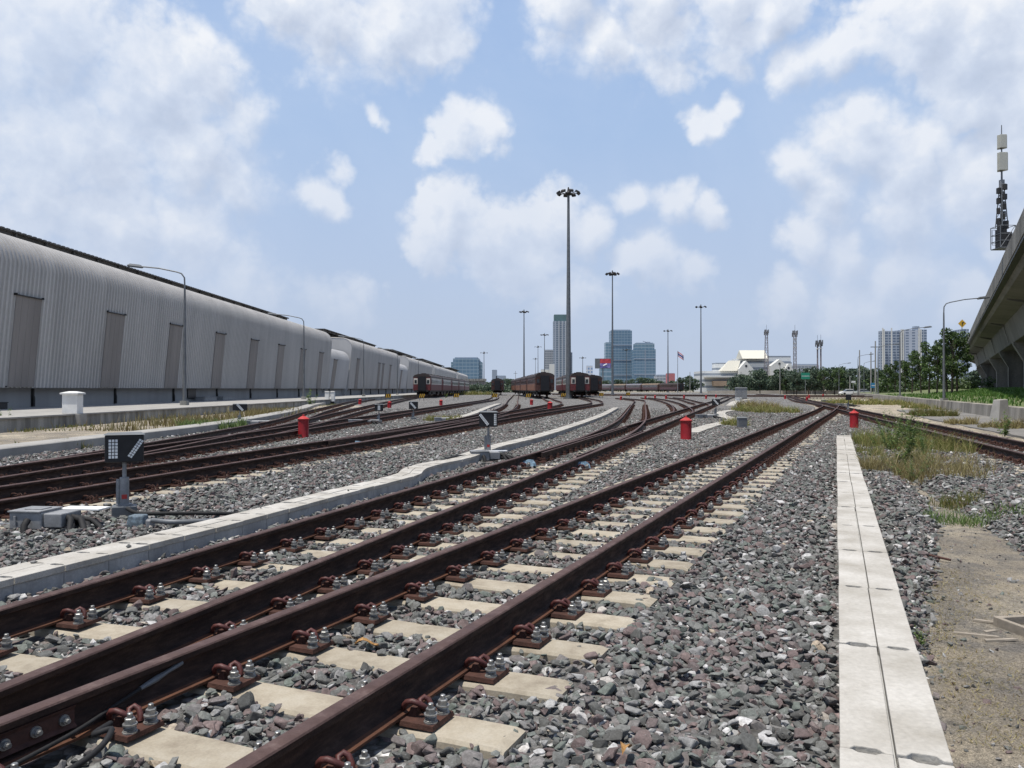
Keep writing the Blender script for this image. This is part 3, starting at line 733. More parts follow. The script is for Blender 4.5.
# ------------------------------------------------------------------ halls
def hall_profile(dx=0., zt=9.1, n=9, zs=1.30):
    """outer skin (x, z) from the drip edge up the leaning wall, over the rounded eave on to the roof"""
    k = zt - 1.45; pr = [(-25 + dx, zs), (-24.87 + dx, zs + (k - zs) * .25), (-24.43 + dx, k)]
    r = 1.5; cx, cz = -24.43 + dx - r, k
    for i in range(1, n + 1):
        t = R(84) * i / n; pr.append((cx + r * math.cos(t), cz + r * math.sin(t)))
    pr.append((-46, zt + 1.0)); return pr
def hall(label, y0, y1, cladm, wins, zt=8.95, dx=0., depth=46, pitch=.34, roof=True, rooflab=None, end=True):
    root = empty('train_shed', (-25, y0, 0), label=label, cat='train shed', group='row of metal clad train sheds')
    pr = hall_profile(dx, zt); nrm = []
    for i in range(len(pr)):
        a, b = pr[max(0, i - 1)], pr[min(len(pr) - 1, i + 1)]; d = Vector((b[1] - a[1], -(b[0] - a[0]))).normalized(); nrm.append(d)
    ys = []; y = y0
    while y < y1: ys += [(y, 0), (y + pitch * .50, 0), (y + pitch * .60, .075), (y + pitch * .88, .075)]; y += pitch
    ys.append((y1, 0)); mb = MB(); k = len(pr)
    for y, h in ys:
        for (x, z), n_ in zip(pr, nrm): mb.v.append((x + h * n_.x + 25, y - y0, z + h * n_.y))
    for i in range(len(ys) - 1):
        for j in range(k - 1): mb.f.append((i * k + j, i * k + j + 1, (i + 1) * k + j + 1, (i + 1) * k + j)); mb.m.append(0)
    mb.build('cladding', M[cladm], root, smooth=28)
    # end walls
    if end:
        for nm, yy in (('end_wall', y0), ('end_wall', y1)):
            mb = MB(); yb = .03 if yy == y0 else y1 - y0 - .03
            ring = [(x + 25 - .02, z - .01) for x, z in pr] + [(-21, .3), (dx - .7, .3)]
            m_ = len(ring); s = .12 if yy == y0 else -.12
            v0 = [(x, yb, z) for x, z in ring]; v1 = [(x, yb + s, z) for x, z in ring]
            mb.add(v0 + v1, [tuple(range(m_)), tuple(range(2 * m_ - 1, m_ - 1, -1))] + [(i, (i + 1) % m_, m_ + (i + 1) % m_, m_ + i) for i in range(m_)])
            for q in range(0, 26):   # ribs of the end cladding
                xx = -20.5 + q * .8
                mb.box(xx, xx + .1, yb - (.04 if s > 0 else -.001), yb + (0 if s > 0 else .04), 1.3, zt - 1.6 if xx < -2 else zt - 2.2)
            mb.build(nm, M['link_clad'], root)
    mb = MB(); mb.box(-22, -.55 + dx, .15, y1 - y0 - .15, .262, 1.36); mb.build('plinth', M['plinth'], root)
    mb = MB(); mb.box(-.60 + dx, -.02 + dx, .05, y1 - y0 - .05, 1.262, 1.298); mb.build('drip_edge', M['galv_dark'], root)
    for wy, wt in wins:
        mb = MB(); zb, zt2 = 1.33, wt; ps = hall_profile(dx, zt)[:3]
        def wx(z): return 25 + (ps[0][0] + (ps[1][0] - ps[0][0]) * (z - ps[0][1]) / (ps[1][1] - ps[0][1]) if z < ps[1][1] else ps[1][0] + (ps[2][0] - ps[1][0]) * (z - ps[1][1]) / (ps[2][1] - ps[1][1]))
        W = 2.15; nf = 4
        for q in range(nf):      # vertical folds
            ya, yb2, yc = W * q / nf, W * (q + .72) / nf, W * (q + 1) / nf
            for z0_, z1_ in ((zb, ps[1][1]), (ps[1][1], zt2)):
                for (a_, ha), (b_, hb) in (((ya, .105), (yb2, .105)), ((yb2, .105), (yc - .05, .085)), ((yc - .05, .085), (yc, .105))):
                    mb.quad((wx(z0_) + ha, a_, z0_), (wx(z0_) + hb, b_, z0_), (wx(z1_) + hb, b_, z1_), (wx(z1_) + ha, a_, z1_))
        p = mb.build('louvre_panel', M['louvre'], root, loc=(0, wy - y0, 0))
        mb = MB(); mb.box(wx(zt2) + .0, wx(zt2) + .18, -.03, W + .03, zt2 - .0, zt2 + .05); mb.box(wx(zt2), wx(zt2) + .19, -.06, -.03, zt2 - .0, zt2 + .11); mb.box(wx(zt2), wx(zt2) + .19, W + .03, W + .06, zt2 - .0, zt2 + .11)
        for s_ in (-.05, W + .0):
            mb.box(wx(zb) + .0, wx(zb) + .075, s_, s_ + .05, zb, zb + .05)
        mb.build('frame', M['dark'], p)
    yy = y0 + (9.75 if y0 < 35 else 4.4)
    while yy < y1 - 1:
        mb = MB(); mb.tube([(-.5 + dx, 0, 1.26), (-.5 + dx, 0, .9), (-.46 + dx, 0, .75), (-.46 + dx, 0, .3)], .07, 8); mb.box(-.56 + dx, -.52 + dx, -.12, .12, .3, 1.25)
        mb.build('downpipe', M['dark'], root, loc=(0, yy - y0, 0)); yy += 8.85
    if roof:
        r0, r1, rt = roof
        mb = MB(); y = r0
        while y < r1:      # corrugated roof deck, edge seen from below
            w = min(.5, r1 - y)
            mb.box(-12, -3.1 + dx, y - y0, y - y0 + w * .55, rt - .10, rt); mb.box(-12, -3.16 + dx, y - y0 + w * .55, y - y0 + w, rt - .10, rt - .05); y += w
        mb.box(-3.6, -3.4, r0 - y0, r1 - y0, rt - .32, rt - .1); mb.box(-4.6, -4.45, r0 - y0, r1 - y0, 8.6, rt - .1)
        y = r0
        while y < r1: mb.box(-4.4, -3.25, y - y0, y - y0 + .12, rt - .3, rt - .12); y += 3.
        mb.build('monitor_roof', M['roof_dark'], root)
    return root
W1 = [(30.6 + 8.9 * k, 5.87) for k in range(9)]
hall('nearest and longest train shed with a rounded eave and brown louvre panels', 24, 108, 'cladding', W1, roof=(18.5, 101, 10.2))
hall('low link block between the first and second train sheds', 108.4, 121.6, 'link_clad', [(110.9, 5.3)], zt=6.9, dx=-.3, roof=None)
hall('second train shed behind the pair of utility boxes', 122, 174, 'cladding', [(126.5, 6), (147, 6), (151.5, 6), (160.5, 6)], pitch=.45, roof=(120, 166, 10.3))
hall('low link block behind the second train shed', 174.4, 189.6, 'link_clad', [(178, 5.3)], zt=6.9, dx=-.3, pitch=.5, roof=None)
hall('third train shed in the row', 190, 244, 'cladding', [], pitch=.6, roof=(188, 236, 10.6))
hall('fourth train shed in the row, behind the red and cream train', 252, 351, 'cladding', [], pitch=.8, roof=(251, 335, 10.8))
hall('farthest train shed at the end of the row', 364, 444, 'cladding', [], pitch=1., roof=(363, 430, 11.1))
# openings and boxes at the first plinth
mb = MB(); mb.box(0, .06, 0, 1.6, 0, .7); mb.box(.06, .08, -.05, 1.65, .68, .74); mb.box(.06, .08, -.05, 1.65, -.04, .0)
tag(mb.build('vent_opening', M['black'], loc=(-25.53, 62.9, .52)), 'small black vent opening in the foot wall of the nearest shed', 'vent')
for i, (yy, L, lb) in enumerate(((63.5, 2.6, 'long pale blue metal box below the black vent opening'), (67.6, 3.2, 'second pale blue metal box on the platform by the shed wall'), (36.5, 2.2, 'low dark metal box by the shed wall left of the white pillar'))):
    mb = MB(); mb.box(0, .7, 0, L, 0, .30); mb.box(-.03, .73, -.03, L + .03, .30, .34); mb.box(.701, .715, .2, L - .2, .05, .25)
    tag(mb.build('metal_box', M['galv'] if i < 2 else M['dark'], loc=(-25.1, yy, .262)), lb, 'metal box')

# white capped pillar on the retaining wall
t = empty('pillar', (-17.35, 31.6, -.2), label='white capped pillar standing in the stained retaining wall', cat='pillar')
mb = MB(); mb.box(-.3, .3, -.22, .22, .46, 1.22); mb.build('shaft', M['white'], t, bevel=.01)
mb = MB(); mb.frus((-.36, .36, -.28, .28), (-.36, .36, -.28, .28), 1.22, 1.28); mb.frus((-.36, .36, -.28, .28), (-.1, .1, -.1, .1), 1.28, 1.34); mb.build('cap', M['white'], t)
mb = MB(); mb.box(.0, .42, -.26, .26, -.3, .455); mb.build('base', M['concrete'], t, bevel=.015)
for i, (yy, lb) in enumerate(((75.2, 'left white utility box of the pair before the second shed'), (76.7, 'right white utility box of the pair before the second shed'))):
    t = empty('utility_box', (-17.55 + i * .52, 76, -.3), label=lb, cat='utility box', group='pair of white utility boxes')
    mb = MB(); mb.box(-.19, .19, -.18, .18, .35, 1.25); mb.build('cabinet', M['white'], t, bevel=.02)
    mb = MB(); mb.frus((-.22, .22, -.21, .21), (-.15, .15, -.15, .15), 1.25, 1.33); mb.build('hood', M['galv'], t)
    mb = MB(); mb.box(-.14, .14, -.12, .12, 0, .35); mb.build('leg', M['dark'], t)

# ------------------------------------------------------------------ lamps
def street_lamp(label, x, y, z, h, arm, side, group, r=.075):
    t = empty('street_lamp', (x, y, z), label=label, cat='street lamp', group=group)
    mb = MB(); mb.tube([(0, 0, .25), (0, 0, h * .5), (0, 0, h - .8)], [r * 1.3, r, r * .62], 8)
    mb.build('pole', M['galv_dark'], t, smooth=50)
    mb = MB(); a = arm; mb.tube([(0, 0, h - .8), (side * .02, 0, h - .35), (side * .2, 0, h - .1), (side * .5, 0, h), (side * a * .6, 0, h + .22), (side * a, 0, h + .32)], r * .5, 6); mb.build('arm', M['galv_dark'], t, smooth=50)
    mb = MB(); mb.frus((-.45, .45, -.14, .14), (-.30, .30, -.09, .09), -.0, .12); mb.frus((-.40, .38, -.12, .12), (-.45, .45, -.14, .14), -.07, 0)
    mb.build('lamp_head', M['galv_dark'], t, loc=(side * (a + .38), 0, h + .34), rz=0).rotation_euler[1] = -side * .12
    mb = MB(); mb.box(-.2, .2, -.2, .2, -.35, .26); mb.build('foot', M['stain_concrete'], t)
    return t
for i, (yy, hh) in enumerate(((48, 8.0), (75.5, 7.7), (106, 7.6), (137, 7.6), (168, 7.6), (199, 7.6))):
    street_lamp(['street lamp before the nearest shed, third louvre panel behind it', 'street lamp before the far end of the nearest shed', 'street lamp standing before the second train shed', 'street lamp at the end of the second train shed', 'street lamp by the third train shed, fifth from the near end', 'farthest street lamp of the row on the hall platform'][i],
                -19.65, yy, .262, hh, 2.6, -1, 'street lamps on the hall platform', r=.09 if i < 2 else .075)
for i, (u, yy, hh, arm) in enumerate(((944, 62, 7.7, 2.7), (900, 94, 7.9, 2.9), (878, 128, 7.8, 2.6), (858, 165, 7.8, 2.4), (839, 215, 7.6, 2.4), (828, 270, 7.6, 2.4), (864, 200, 7.6, 2.2))):
    street_lamp(['tallest street lamp on the low wall before the viaduct', 'second street lamp on the low wall, before the twin block condominium', 'third street lamp along the right road', 'thin street lamp before the roadside trees, fourth along the road', 'small street lamp over the parked white cars', 'smallest street lamp along the right road', 'thin street lamp between the larger ones near the blue sign'][i],
                X_at(u, yy), yy, .25, hh, arm, 1, 'street lamps along the right hand road', r=.085)
def mast(label, u, y, vtop, r=.32, base_z=-.25, heads=8, sw=1.15):
    x = X_at(u, y); h = z_at(vtop, y) - base_z
    t = empty('light_mast', (x, y, base_z), label=label, cat='light mast', group='high light masts of the yard')
    mb = MB(); mb.tube([(0, 0, 0), (0, 0, h * .33), (0, 0, h * .66), (0, 0, h)], [r, r * .8, r * .6, r * .42], 12); mb.lathe([(r * 2, 0), (r * 2, .15), (r * 1.2, .16), (r * 1.15, .6)], 12)
    mb.build('pole', M['galv_dark'], t, smooth=40)
    mb = MB(); mb.lathe([(.35, -.3), (.5, -.1), (.5, .05), (.2, .3), (.08, .9)], 12, (0, 0, h)); mb.build('crown_ring', M['dark'], t, smooth=30)
    for k in range(heads):
        a = 2 * math.pi * k / heads + .2; mb = MB(); c, s = math.cos(a), math.sin(a)
        mb.tube([(.4 * c, .4 * s, h - .1), (sw * c, sw * s, h + .12)], .06, 5)
        Mx = Matrix.Translation((sw * 1.12 * c, sw * 1.12 * s, h + .05)) @ Matrix.Rotation(a, 4, 'Z') @ Matrix.Rotation(R(35), 4, 'Y')
        mb.box(-.22, .26, -.3, .3, -.12, .16, M4=Mx); mb.build('floodlight', M['dark'], t)
    return t
mast('tallest light mast, thick pole standing between the trains in the middle', 568.5, 118, 193, .42, sw=1.35)
mast('second tallest light mast, before the stepped glass tower', 612.5, 190, 274, .30, heads=8, sw=1.3)
mast('light mast right of the flag, before the white terminal building', 701, 265, 307, .34, heads=6, sw=1.5)
mast('light mast between the dark carriage and the white tower', 524, 270, 312, .34, heads=6, sw=1.3)
mast('shorter light mast right of the blunt glass tower', 668, 350, 331, .36, heads=6, sw=1.6)
mast('small light mast just left of the white striped tower', 544.5, 380, 335, .3, heads=6, sw=1.6)
mast('thin light mast second left of the white striped tower', 538, 440, 347, .26, heads=4, sw=1.5)
mast('small light mast before the stepped glass tower', 626.5, 400, 350, .28, heads=4, sw=1.6)
mast('small light mast between the striped tower and the billboard', 582.7, 430, 358, .28, heads=4, sw=1.4)
mast('small light mast at the blue block on the left skyline', 484, 400, 353, .28, heads=4, sw=1.4)
mast('faintest light mast left of the white striped tower', 535.5, 520, 359, .22, heads=4, sw=1.4)

# ------------------------------------------------------------------ red bollards, boards, signals
def bollard_proto():
    t = empty('red_bollard', (0, 0, 0)); mb = MB()
    mb.lathe([(.150, 0), (.152, .02), (.148, .03), (.148, .52), (.155, .53), (.155, .56)], 24); mb.build('drum', M['red'], t, smooth=30)
    mb = MB(); mb.lathe([(.165, .555), (.168, .575), (.06, .645), (.03, .655), (.028, .69), (.0, .70)], 24); mb.build('cap', M['red_light'], t, smooth=30); return t
BP = bollard_proto(); first = True
BL = [(686, 440, 'red bollard in the gravel between the two foreground tracks and the crooked white lids'), (854, 428, 'red bollard just past the end of the straight concrete lids'), (303.5, 437.5, 'red bollard between the two left tracks, close to the small arrow signal'),
      (550, 411.5, 'red bollard left of the tallest light mast base'), (531.5, 405, 'small red bollard right of the straight ahead track'), (441, 405.5, 'small red bollard before the red and cream train'),
      (389.5, 408, 'red bollard just right of the signal box with the white bar'), (360, 404.5, 'small red bollard left of the signal box with the white bar'),
      (621, 400, 'tiny red bollard before the left carriages of the side-on train'), (645.5, 399.5, 'tiny red bollard before the middle of the side-on train'), (655, 398.5, 'tiny red bollard under the joint of the side-on carriages'), (666, 399, 'tiny red bollard below the short light mast'),
      (684, 398.5, 'tiny red bollard right of the side-on train end'), (706, 399, 'tiny red bollard under the light mast by the terminal'), (716, 397.5, 'tiny red bollard left of the grey equipment cabinets'),
      (785, 399, 'tiny red bollard at the distant crossing tracks, before the white van'), (807, 401, 'small red bollard in the junction of the two right tracks'), (809, 398, 'tiny red bollard behind the junction of the right tracks'), (823, 397, 'tiny red bollard left of the parked white cars')]
for u, v, lb in BL:
    x, y = gp(u, v, -.22); o = BP if first else copy_tree(BP); first = False
    o.location = (x, y, -.25); s = 1.05 if y < 60 else 1.0; o.scale = (s, s, s * (.98 if y < 60 else .82)); o.rotation_euler[2] = x; tag(o, lb, 'bollard', 'red bollards between the tracks')
def chevron(label, u, v, post=True):
    x, y = gp(u, v, -.22); t = empty('marker_board', (x, y, -.22), label=label, cat='marker board', group='black and yellow marker boards')
    mb = MB(); mb.box(-.38, .38, -.02, .02, .35, .85); b = mb.build('board', M['black'], t)
    for k in range(3):
        x0 = -.30 + k * .24; s = MB(); s.add([(x0, -.03, .37), (x0 + .11, -.03, .37), (x0 + .24, -.03, .83), (x0 + .13, -.03, .83)], [(0, 1, 2, 3)]); s.build('stripe', M['yellow'], b, recalc=False)
    mb = MB(); mb.box(-.3, -.24, .02, .08, -.1, .5); mb.box(.24, .3, .02, .08, -.1, .5); mb.build('leg', M['galv_dark'], t)
for u, v, lb in ((388, 400.5, 'striped board before the second shed'), (421.5, 400.5, 'striped board under the near end of the red and cream train'), (456, 400, 'striped board beside the middle of the red and cream train'), (494.5, 400, 'striped board below the single dark carriage'),
                 (528, 400, 'striped board left of the orange and maroon train'), (563, 399, 'striped board at the foot of the tallest light mast'), (601, 398.3, 'striped board right of the maroon and cream carriage'), (628, 397.2, 'striped board before the side-on train')):
    chevron('black and yellow ' + lb, u, v)
def signal_box(label, x, y, marks, bz=.40, w=.42, h=.31, d=.24, s=1., rz=0., low=-.25, fat=True):
    rz = rz or -math.atan2(x, y); t = empty('switch_signal', (x, y, low), rz=rz, label=label, cat='switch signal', group='black switch signals with white marks')
    z0, z1 = (bz - low), (bz - low + h)
    mb = MB(); mb.box(-w / 2, w / 2, -d / 2, d / 2, z0, z1); b = mb.build('lamp_box', M['black'], t, bevel=.012)
    mb = MB(); mb.frus((-w / 2 - .012, w / 2 + .012, -d / 2 - .012, d / 2 + .012), (-w / 2 + .03, w / 2 - .03, -d / 2 + .03, d / 2 - .03), z1 + .001, z1 + .022); mb.build('lid', M['galv_dark'], t)
    yf = -d / 2 - .004
    for mk in marks:
        m = MB()
        if mk[0] == 'bar':      # (kind, cx, cols, rows, width, height)
            _, cx, nc, nr, ww, hh = mk
            for i in range(nc):
                for j in range(nr):
                    x0 = cx - ww / 2 + ww * i / nc; zz0 = (z0 + z1) / 2 - hh / 2 + hh * j / nr
                    m.box(x0 + .004, x0 + ww / nc - .004, yf - .003, yf, zz0 + .004, zz0 + hh / nr - .004)
        if mk[0] == 'arrow':    # (kind, cx, angle, length, width)
            _, cx, ang, L, ww = mk; cz = (z0 + z1) / 2; nc, nr = 2, 8
            T = Matrix.Translation((cx, 0, cz)) @ Matrix.Rotation(ang, 4, 'Y')
            for i in range(nc):
                for j in range(nr):
                    x0 = -ww / 2 + ww * i / nc; zz0 = -L / 2 + L * j / nr
                    m.box(x0 + .003, x0 + ww / nc - .003, yf - .003, yf, zz0 + .003, zz0 + L / nr - .003, M4=T)
        m.build('white_mark', M['lens_white'], b, recalc=False)
    mb = MB(); mb.tube([(0, 0, z0), (0, 0, z0 - .18)], .024, 10); mb.tube([(0, 0, z0 - .18), (0, 0, .16)], .05 if fat else .04, 12); mb.lathe([(.05, 0), (.085, .0), (.085, .02), (.05, .021)], 12, (0, 0, .15))
    mb.tube([(-.06, .01, z0 - .20), (-.06, .01, .1)], .026, 8)
    mb.build('post', M['galv'], t, smooth=40)
    if fat:
        mb = MB(); mb.box(-.028, .028, -.053, -.049, z0 - .42, z0 - .37); mb.build('tag', M['red_light'], t)
    mb = MB(); mb.box(-.13, .13, -.10, .10, -.06, .15); mb.build('foot', M['galv_dark'], t, bevel=.01)
    return t
def machine(label, x, y, rz, L=.64, plate=True, hoses=True):
    t = empty('switch_machine', (x, y, -.27), rz=rz, label=label, cat='switch machine', group='grey switch machines beside the tracks')
    mb = MB(); mb.box(-L / 2, L * .13, -.17, .17, .06, .235); mb.box(L * .14, L / 2, -.15, .17, .08, .225); mb.build('housing', M['galv'], t, bevel=.012)
    mb = MB(); mb.box(-L / 2 - .01, L * .12, -.185, .175, .236, .252); mb.box(-L * .32, L * .02, -.08, .08, .252, .262); mb.box(-L * .40, -L * .35, -.187, -.18, .1, .2); mb.build('cover', M['galv'], t, bevel=.004)
    mb = MB(); mb.box(-L / 2 - .15, L * .75, -.12, .12, -.02, .055); mb.build('bedplate', M['galv_dark'], t)
    if plate:
        mb = MB(); mb.box(L * .02, L * .85, .16, .38, .215, .228); mb.build('cover_plate', M['white'], t)
    mb = MB(); mb.tube([(-L * .1, -.2, .16), (-L * .08, -.26, .12), (-L * .04, -.30, .0), (-L * .04, -.31, -.05)], .035, 8)
    mb.tube([(L * .5, -.05, .18), (L * .62, -.10, .16), (L * .72, -.2, .06), (L * .74, -.28, -.02)], .03, 8); mb.tube([(L * .5, .02, .17), (L * .74, -.03, .15), (L * .92, -.13, .06), (L * .98, -.22, -.02)], .034, 8)
    mb.tube([(L * .5, .08, .16), (L * .85, .06, .13), (L * 1.1, -.02, .08), (L * 1.2, -.1, .0)], .026, 8)
    mb.tube([(L * .5, -.02, .13), (L * .66, -.12, .10), (L * .80, -.28, .0), (L * .84, -.36, -.05)], .038, 8); mb.tube([(L * .48, .1, .1), (L * .8, .02, .10), (L * 1.05, -.14, .04), (L * 1.3, -.2, .0)], .03, 8); mb.tube([(-L * .3, -.18, .05), (L * .1, -.2, .02), (L * .6, -.16, .02), (L * 1.0, -.05, .03)], .04, 8)
    if hoses: mb.build('hose', M['cable'], t, smooth=50)
    mb = MB(); mb.tube([(-L / 2, 0, .07), (-L / 2 - .55, .12, .06)], .022, 8); mb.tube([(L * .5, .11, .06), (L * 1.5, .35, .04)], .018, 8); mb.build('drive_rod', M['galv_dark'], t, smooth=50)
    return t
signal_box('large black switch signal with a white grid bar and leaning stroke, by the left machine', -4.43, 9.15, [('bar', -.115, 3, 6, .10, .22), ('arrow', .115, R(33), .235, .055)], d=.22, w=.40)
signal_box('black switch signal in the middle, white slanted stroke and white upright bar on its face', -.49, 16.6, [('arrow', -.09, R(-38), .28, .06), ('bar', .14, 2, 6, .055, .24)], bz=.45, w=.38, h=.30)
x, y = gp(240, 424.5, -.22); signal_box('small black switch signal before the dry grass on the far left, white slanted stroke', x, y, [('arrow', 0, R(-42), .34, .09)], bz=z_at(410.5, y) , w=.56, h=.26, fat=False)
x, y = gp(379, 423, -.22); signal_box('black switch signal showing only a white upright bar', x, y, [('bar', 0, 2, 5, .11, .20)], bz=z_at(411, y), w=.36, h=.28, fat=False)
x, y = gp(413.5, 420, -.22); signal_box('black switch signal with a white slanted stroke, under the red and cream train', x, y, [('arrow', -.02, R(-42), .36, .09)], bz=z_at(409, y), w=.42, h=.34, fat=False)
x, y = gp(716, 416.5, -.22); signal_box('small black switch signal right of the larger red bollard, by the crooked lids', x, y, [('arrow', 0, R(-42), .34, .08)], bz=z_at(404.8, y), w=.42, h=.30, fat=False)
x, y = gp(838, 399.8, -.22); 
x, y = gp(848.5, 411, -.22); signal_box('thin black switch signal standing behind the right red bollard', x, y, [], bz=z_at(400, y), w=.34, h=.36, fat=False)
machine('grey switch machine with thick black hoses at the left edge, beside the large signal', -4.86, 8.35, R(-6), .56)
machine('grey switch machine with a white cover plate beside the middle switch', -.55, 16.25, R(10), .58)
x, y = gp(372, 424, -.2); machine('pale grey switch machine under the signal with the upright bar', x - .5, y, R(8), .9)
x, y = gp(440, 421.5, -.2); machine('small pale switch machine beside the left fork, right of the slanted signal', x, y, R(8), .5, hoses=False)
x, y = gp(248, 425, -.2); machine('pale switch machine lying at the far left track by the small signal', x, y, R(4), .9)
x, y = gp(704, 418, -.2); machine('grey switch machine between the larger red bollard and the crooked lids', x, y, R(8), .8)
x, y = gp(842, 405.5, -.2); machine('pale switch machine at the right junction', x, y, R(-10), 1.1)
x, y = gp(826, 401.5, -.2); machine('distant dark switch machine behind the right junction', x, y, R(-10), 1.1)
# bluish junction box and conduits by the large signal
t = empty('junction_box', (-3.98, 8.5, -.24), label='battered blue-grey junction box at the foot of the large signal', cat='junction box')
mb = MB(); mb.frus((-.11, .13, -.1, .1), (-.09, .11, -.08, .09), 0, .17); mb.build('body', mat('dirty_blue_grey', (.13, .17, .20), .7, .5, 20, .4), t, bevel=.02); t.scale = (.8, .8, .8)
mb = MB(); mb.lathe([(.05, 0), (.06, .02), (.06, .1), (.045, .12)], 10, (.2, -.05, .0)); mb.build('gland', M['galv'], t)
cable('conduit', 'black conduit running right from the foot of the large signal over the stones', [(-4.35, 9.05, -.12), (-4.15, 8.95, -.16), (-3.7, 8.9, -.15), (-3.35, 8.95, -.16), (-3.05, 9.1, -.19)], .022)
cable('conduit', 'grey corrugated conduit lying beside the blue-grey junction box', [(-3.75, 8.35, -.14), (-3.5, 8.3, -.15), (-3.2, 8.5, -.17), (-2.95, 8.75, -.19)], .028, 'galv_dark')
cable('conduit', 'short black hose leaving the raised trough toward the middle switch machine', [(-1.55, 14.2, -.20), (-1.35, 14.6, -.12), (-1.1, 15.3, -.08), (-.86, 16.0, -.12)], .04)
# small grey post, cabinets
x, y = gp(742, 428, -.22); mb = MB(); mb.box(-.16, .16, -.12, .12, -.05, .38); mb.frus((-.18, .18, -.14, .14), (-.12, .12, -.1, .1), .38, .42); mb.box(-.1, .1, -.125, -.12, .12, .3)
tag(mb.build('junction_post', M['galv_dark'], loc=(x, y, -.22), bevel=.01), 'squat grey junction post beside the crooked white lids', 'junction post')
t = empty('equipment_cabinet', (X_at(741, 112), 112, -.25), label='tall grey double door equipment cabinet in the middle distance', cat='cabinet')
mb = MB(); mb.box(-.75, .75, -.35, .35, .1, 1.6); mb.build('body', M['galv'], t, bevel=.02)
mb = MB(); mb.frus((-.82, .82, -.42, .42), (-.7, .7, -.3, .3), 1.6, 1.7); mb.build('roof', M['galv_dark'], t)
for s in (-1, 1):
    mb = MB(); mb.box(s * .37 - .34, s * .37 + .34, -.372, -.352, .2, 1.55); mb.build('door', M['galv'], t)
x, y = gp(738.5, 402, -.22); mb = MB(); mb.box(-.3, .3, -.25, .25, -.05, .42); mb.box(-.33, .33, -.28, .28, .42, .47)
tag(mb.build('white_chamber', M['white'], loc=(x, y, -.22), bevel=.02), 'small white concrete chamber before the grey cabinet', 'chamber')

# ------------------------------------------------------------------ carriages
def carriage_proto(scheme, L=19.5, W=2.75, H=3.55):
    """built along +Y from its near end, rail head at z=0"""
    t = empty('railway_carriage', (0, 0, 0)); up, lo, rf, endc = scheme
    nb = 11
    mb = MB(); mb.box(-W / 2, W / 2, .45, L - .45, 1.0, 1.95); mb.build('lower_side', lo, t)
    mb = MB(); mb.box(-W / 2 + .01, W / 2 - .01, .46, L - .46, 1.951, 3.0); mb.build('upper_side', up, t)
    mb = MB(); k = 10; pr = [(W / 2 * 1.03 * math.cos(math.pi * i / k), 3.0 + .62 * math.sin(math.pi * i / k) ** .8) for i in range(k + 1)]
    n = len(pr); mb.add([(x, .2, z) for x, z in pr] + [(x, L - .2, z) for x, z in pr], [tuple(range(n)), tuple(range(2 * n - 1, n - 1, -1))] + [(i, i + 1, n + i + 1, n + i) for i in range(n - 1)] + [(n - 1, 0, n, 2 * n - 1)])
    for q in range(4): mb.box(-.35, .35, 2.5 + q * 4.4, 3.3 + q * 4.4, 3.58, 3.74)
    mb.build('roof', rf, t, smooth=30)
    for s in (-1, 1):
        for q in range(nb):
            y0 = 2.1 + q * (L - 4.6) / (nb - 1); w = MB(); w.box(s * (W / 2) - .015, s * (W / 2) + .02, y0 - .34, y0 + .34, 2.12, 2.68); w.build('window', M['glass_dark'], t)
        for y0 in (.95, L - .95):
            d = MB(); d.box(s * W / 2 - .02, s * W / 2 + .03, y0 - .38, y0 + .38, 1.05, 2.9); d.build('door', endc, t)
    for y0 in (.3, L - .3):
        e = MB(); e.box(-W / 2 + .02, W / 2 - .02, y0 - .14, y0 + .14, 1.0, 3.02)
        e.build('end_wall', endc, t)
        for s in (-1, 1):
            e = MB(); e.box(s * .98 - .30, s * .98 + .30, y0 - .155, y0 + .155, 1.98, 2.9); e.build('end_panel', up if scheme[0] is mcream else mrust, t)
        e = MB(); e.box(-.62, .62, y0 - .34, y0 + .34, 1.0, 3.15); e.build('gangway', M['black'], t)
        for s in (-1, 1):
            b = MB(); b.tube([(s * .85, y0 - .55, .95), (s * .85, y0 + .55, .95)], .16, 8); b.build('buffer', M['dark'], t)
            if y0 < 1:
                w = MB(); w.box(s * .98 - .18, s * .98 + .18, y0 - .18, y0 - .14, 2.1, 2.65); w.build('end_window', M['glass_dark'], t)
    fr = MB(); fr.box(-W / 2 + .1, W / 2 - .1, .5, L - .5, .80, .998); fr.box(-.9, .9, 7, 12.4, .35, .8); fr.box(-1.1, 1.1, 5.5, 6.5, .45, .8); fr.build('underframe', M['dark'], t)
    for yc in (3.1, L - 3.1):
        b = MB(); b.box(-1.0, -.85, yc - 1.5, yc + 1.5, .35, .75); b.box(.85, 1.0, yc - 1.5, yc + 1.5, .35, .75); b.box(-.9, .9, yc - .25, yc + .25, .4, .79); b = b.build('bogie', M['dark'], t)
        for a in (-1.05, 1.05):
            w = MB()
            for s in (-1, 1): w.tube([(s * GA - .06, yc + a, .43), (s * GA + .06, yc + a, .43)], .43, 14)
            w.tube([(-GA, yc + a, .43), (GA, yc + a, .43)], .07, 8); w.build('wheelset', M['rust'], b, smooth=30)
    return t
mcream = mat('carriage_cream', (.60, .56, .49), .5, .12, .6, 0, fine=3); mmaroon = mat('carriage_maroon', (.13, .026, .028), .5, .3, .8, 0, fine=3)
mbrown = mat('carriage_roof_brown', (.045, .032, .03), .7, .3, .5, 0, fine=3); morange = mat('carriage_orange', (.24, .10, .055), .6, .5, .9, 0, fine=3)
mrust = mat('carriage_rust', (.07, .03, .024), .7, .45, .9, 0, fine=3); mgrey = mat('carriage_grey', (.17, .16, .175), .5, .12, .6, 0, fine=3); mpurple = mat('carriage_purple', (.085, .042, .052), .5, .3, .8, 0, fine=3)
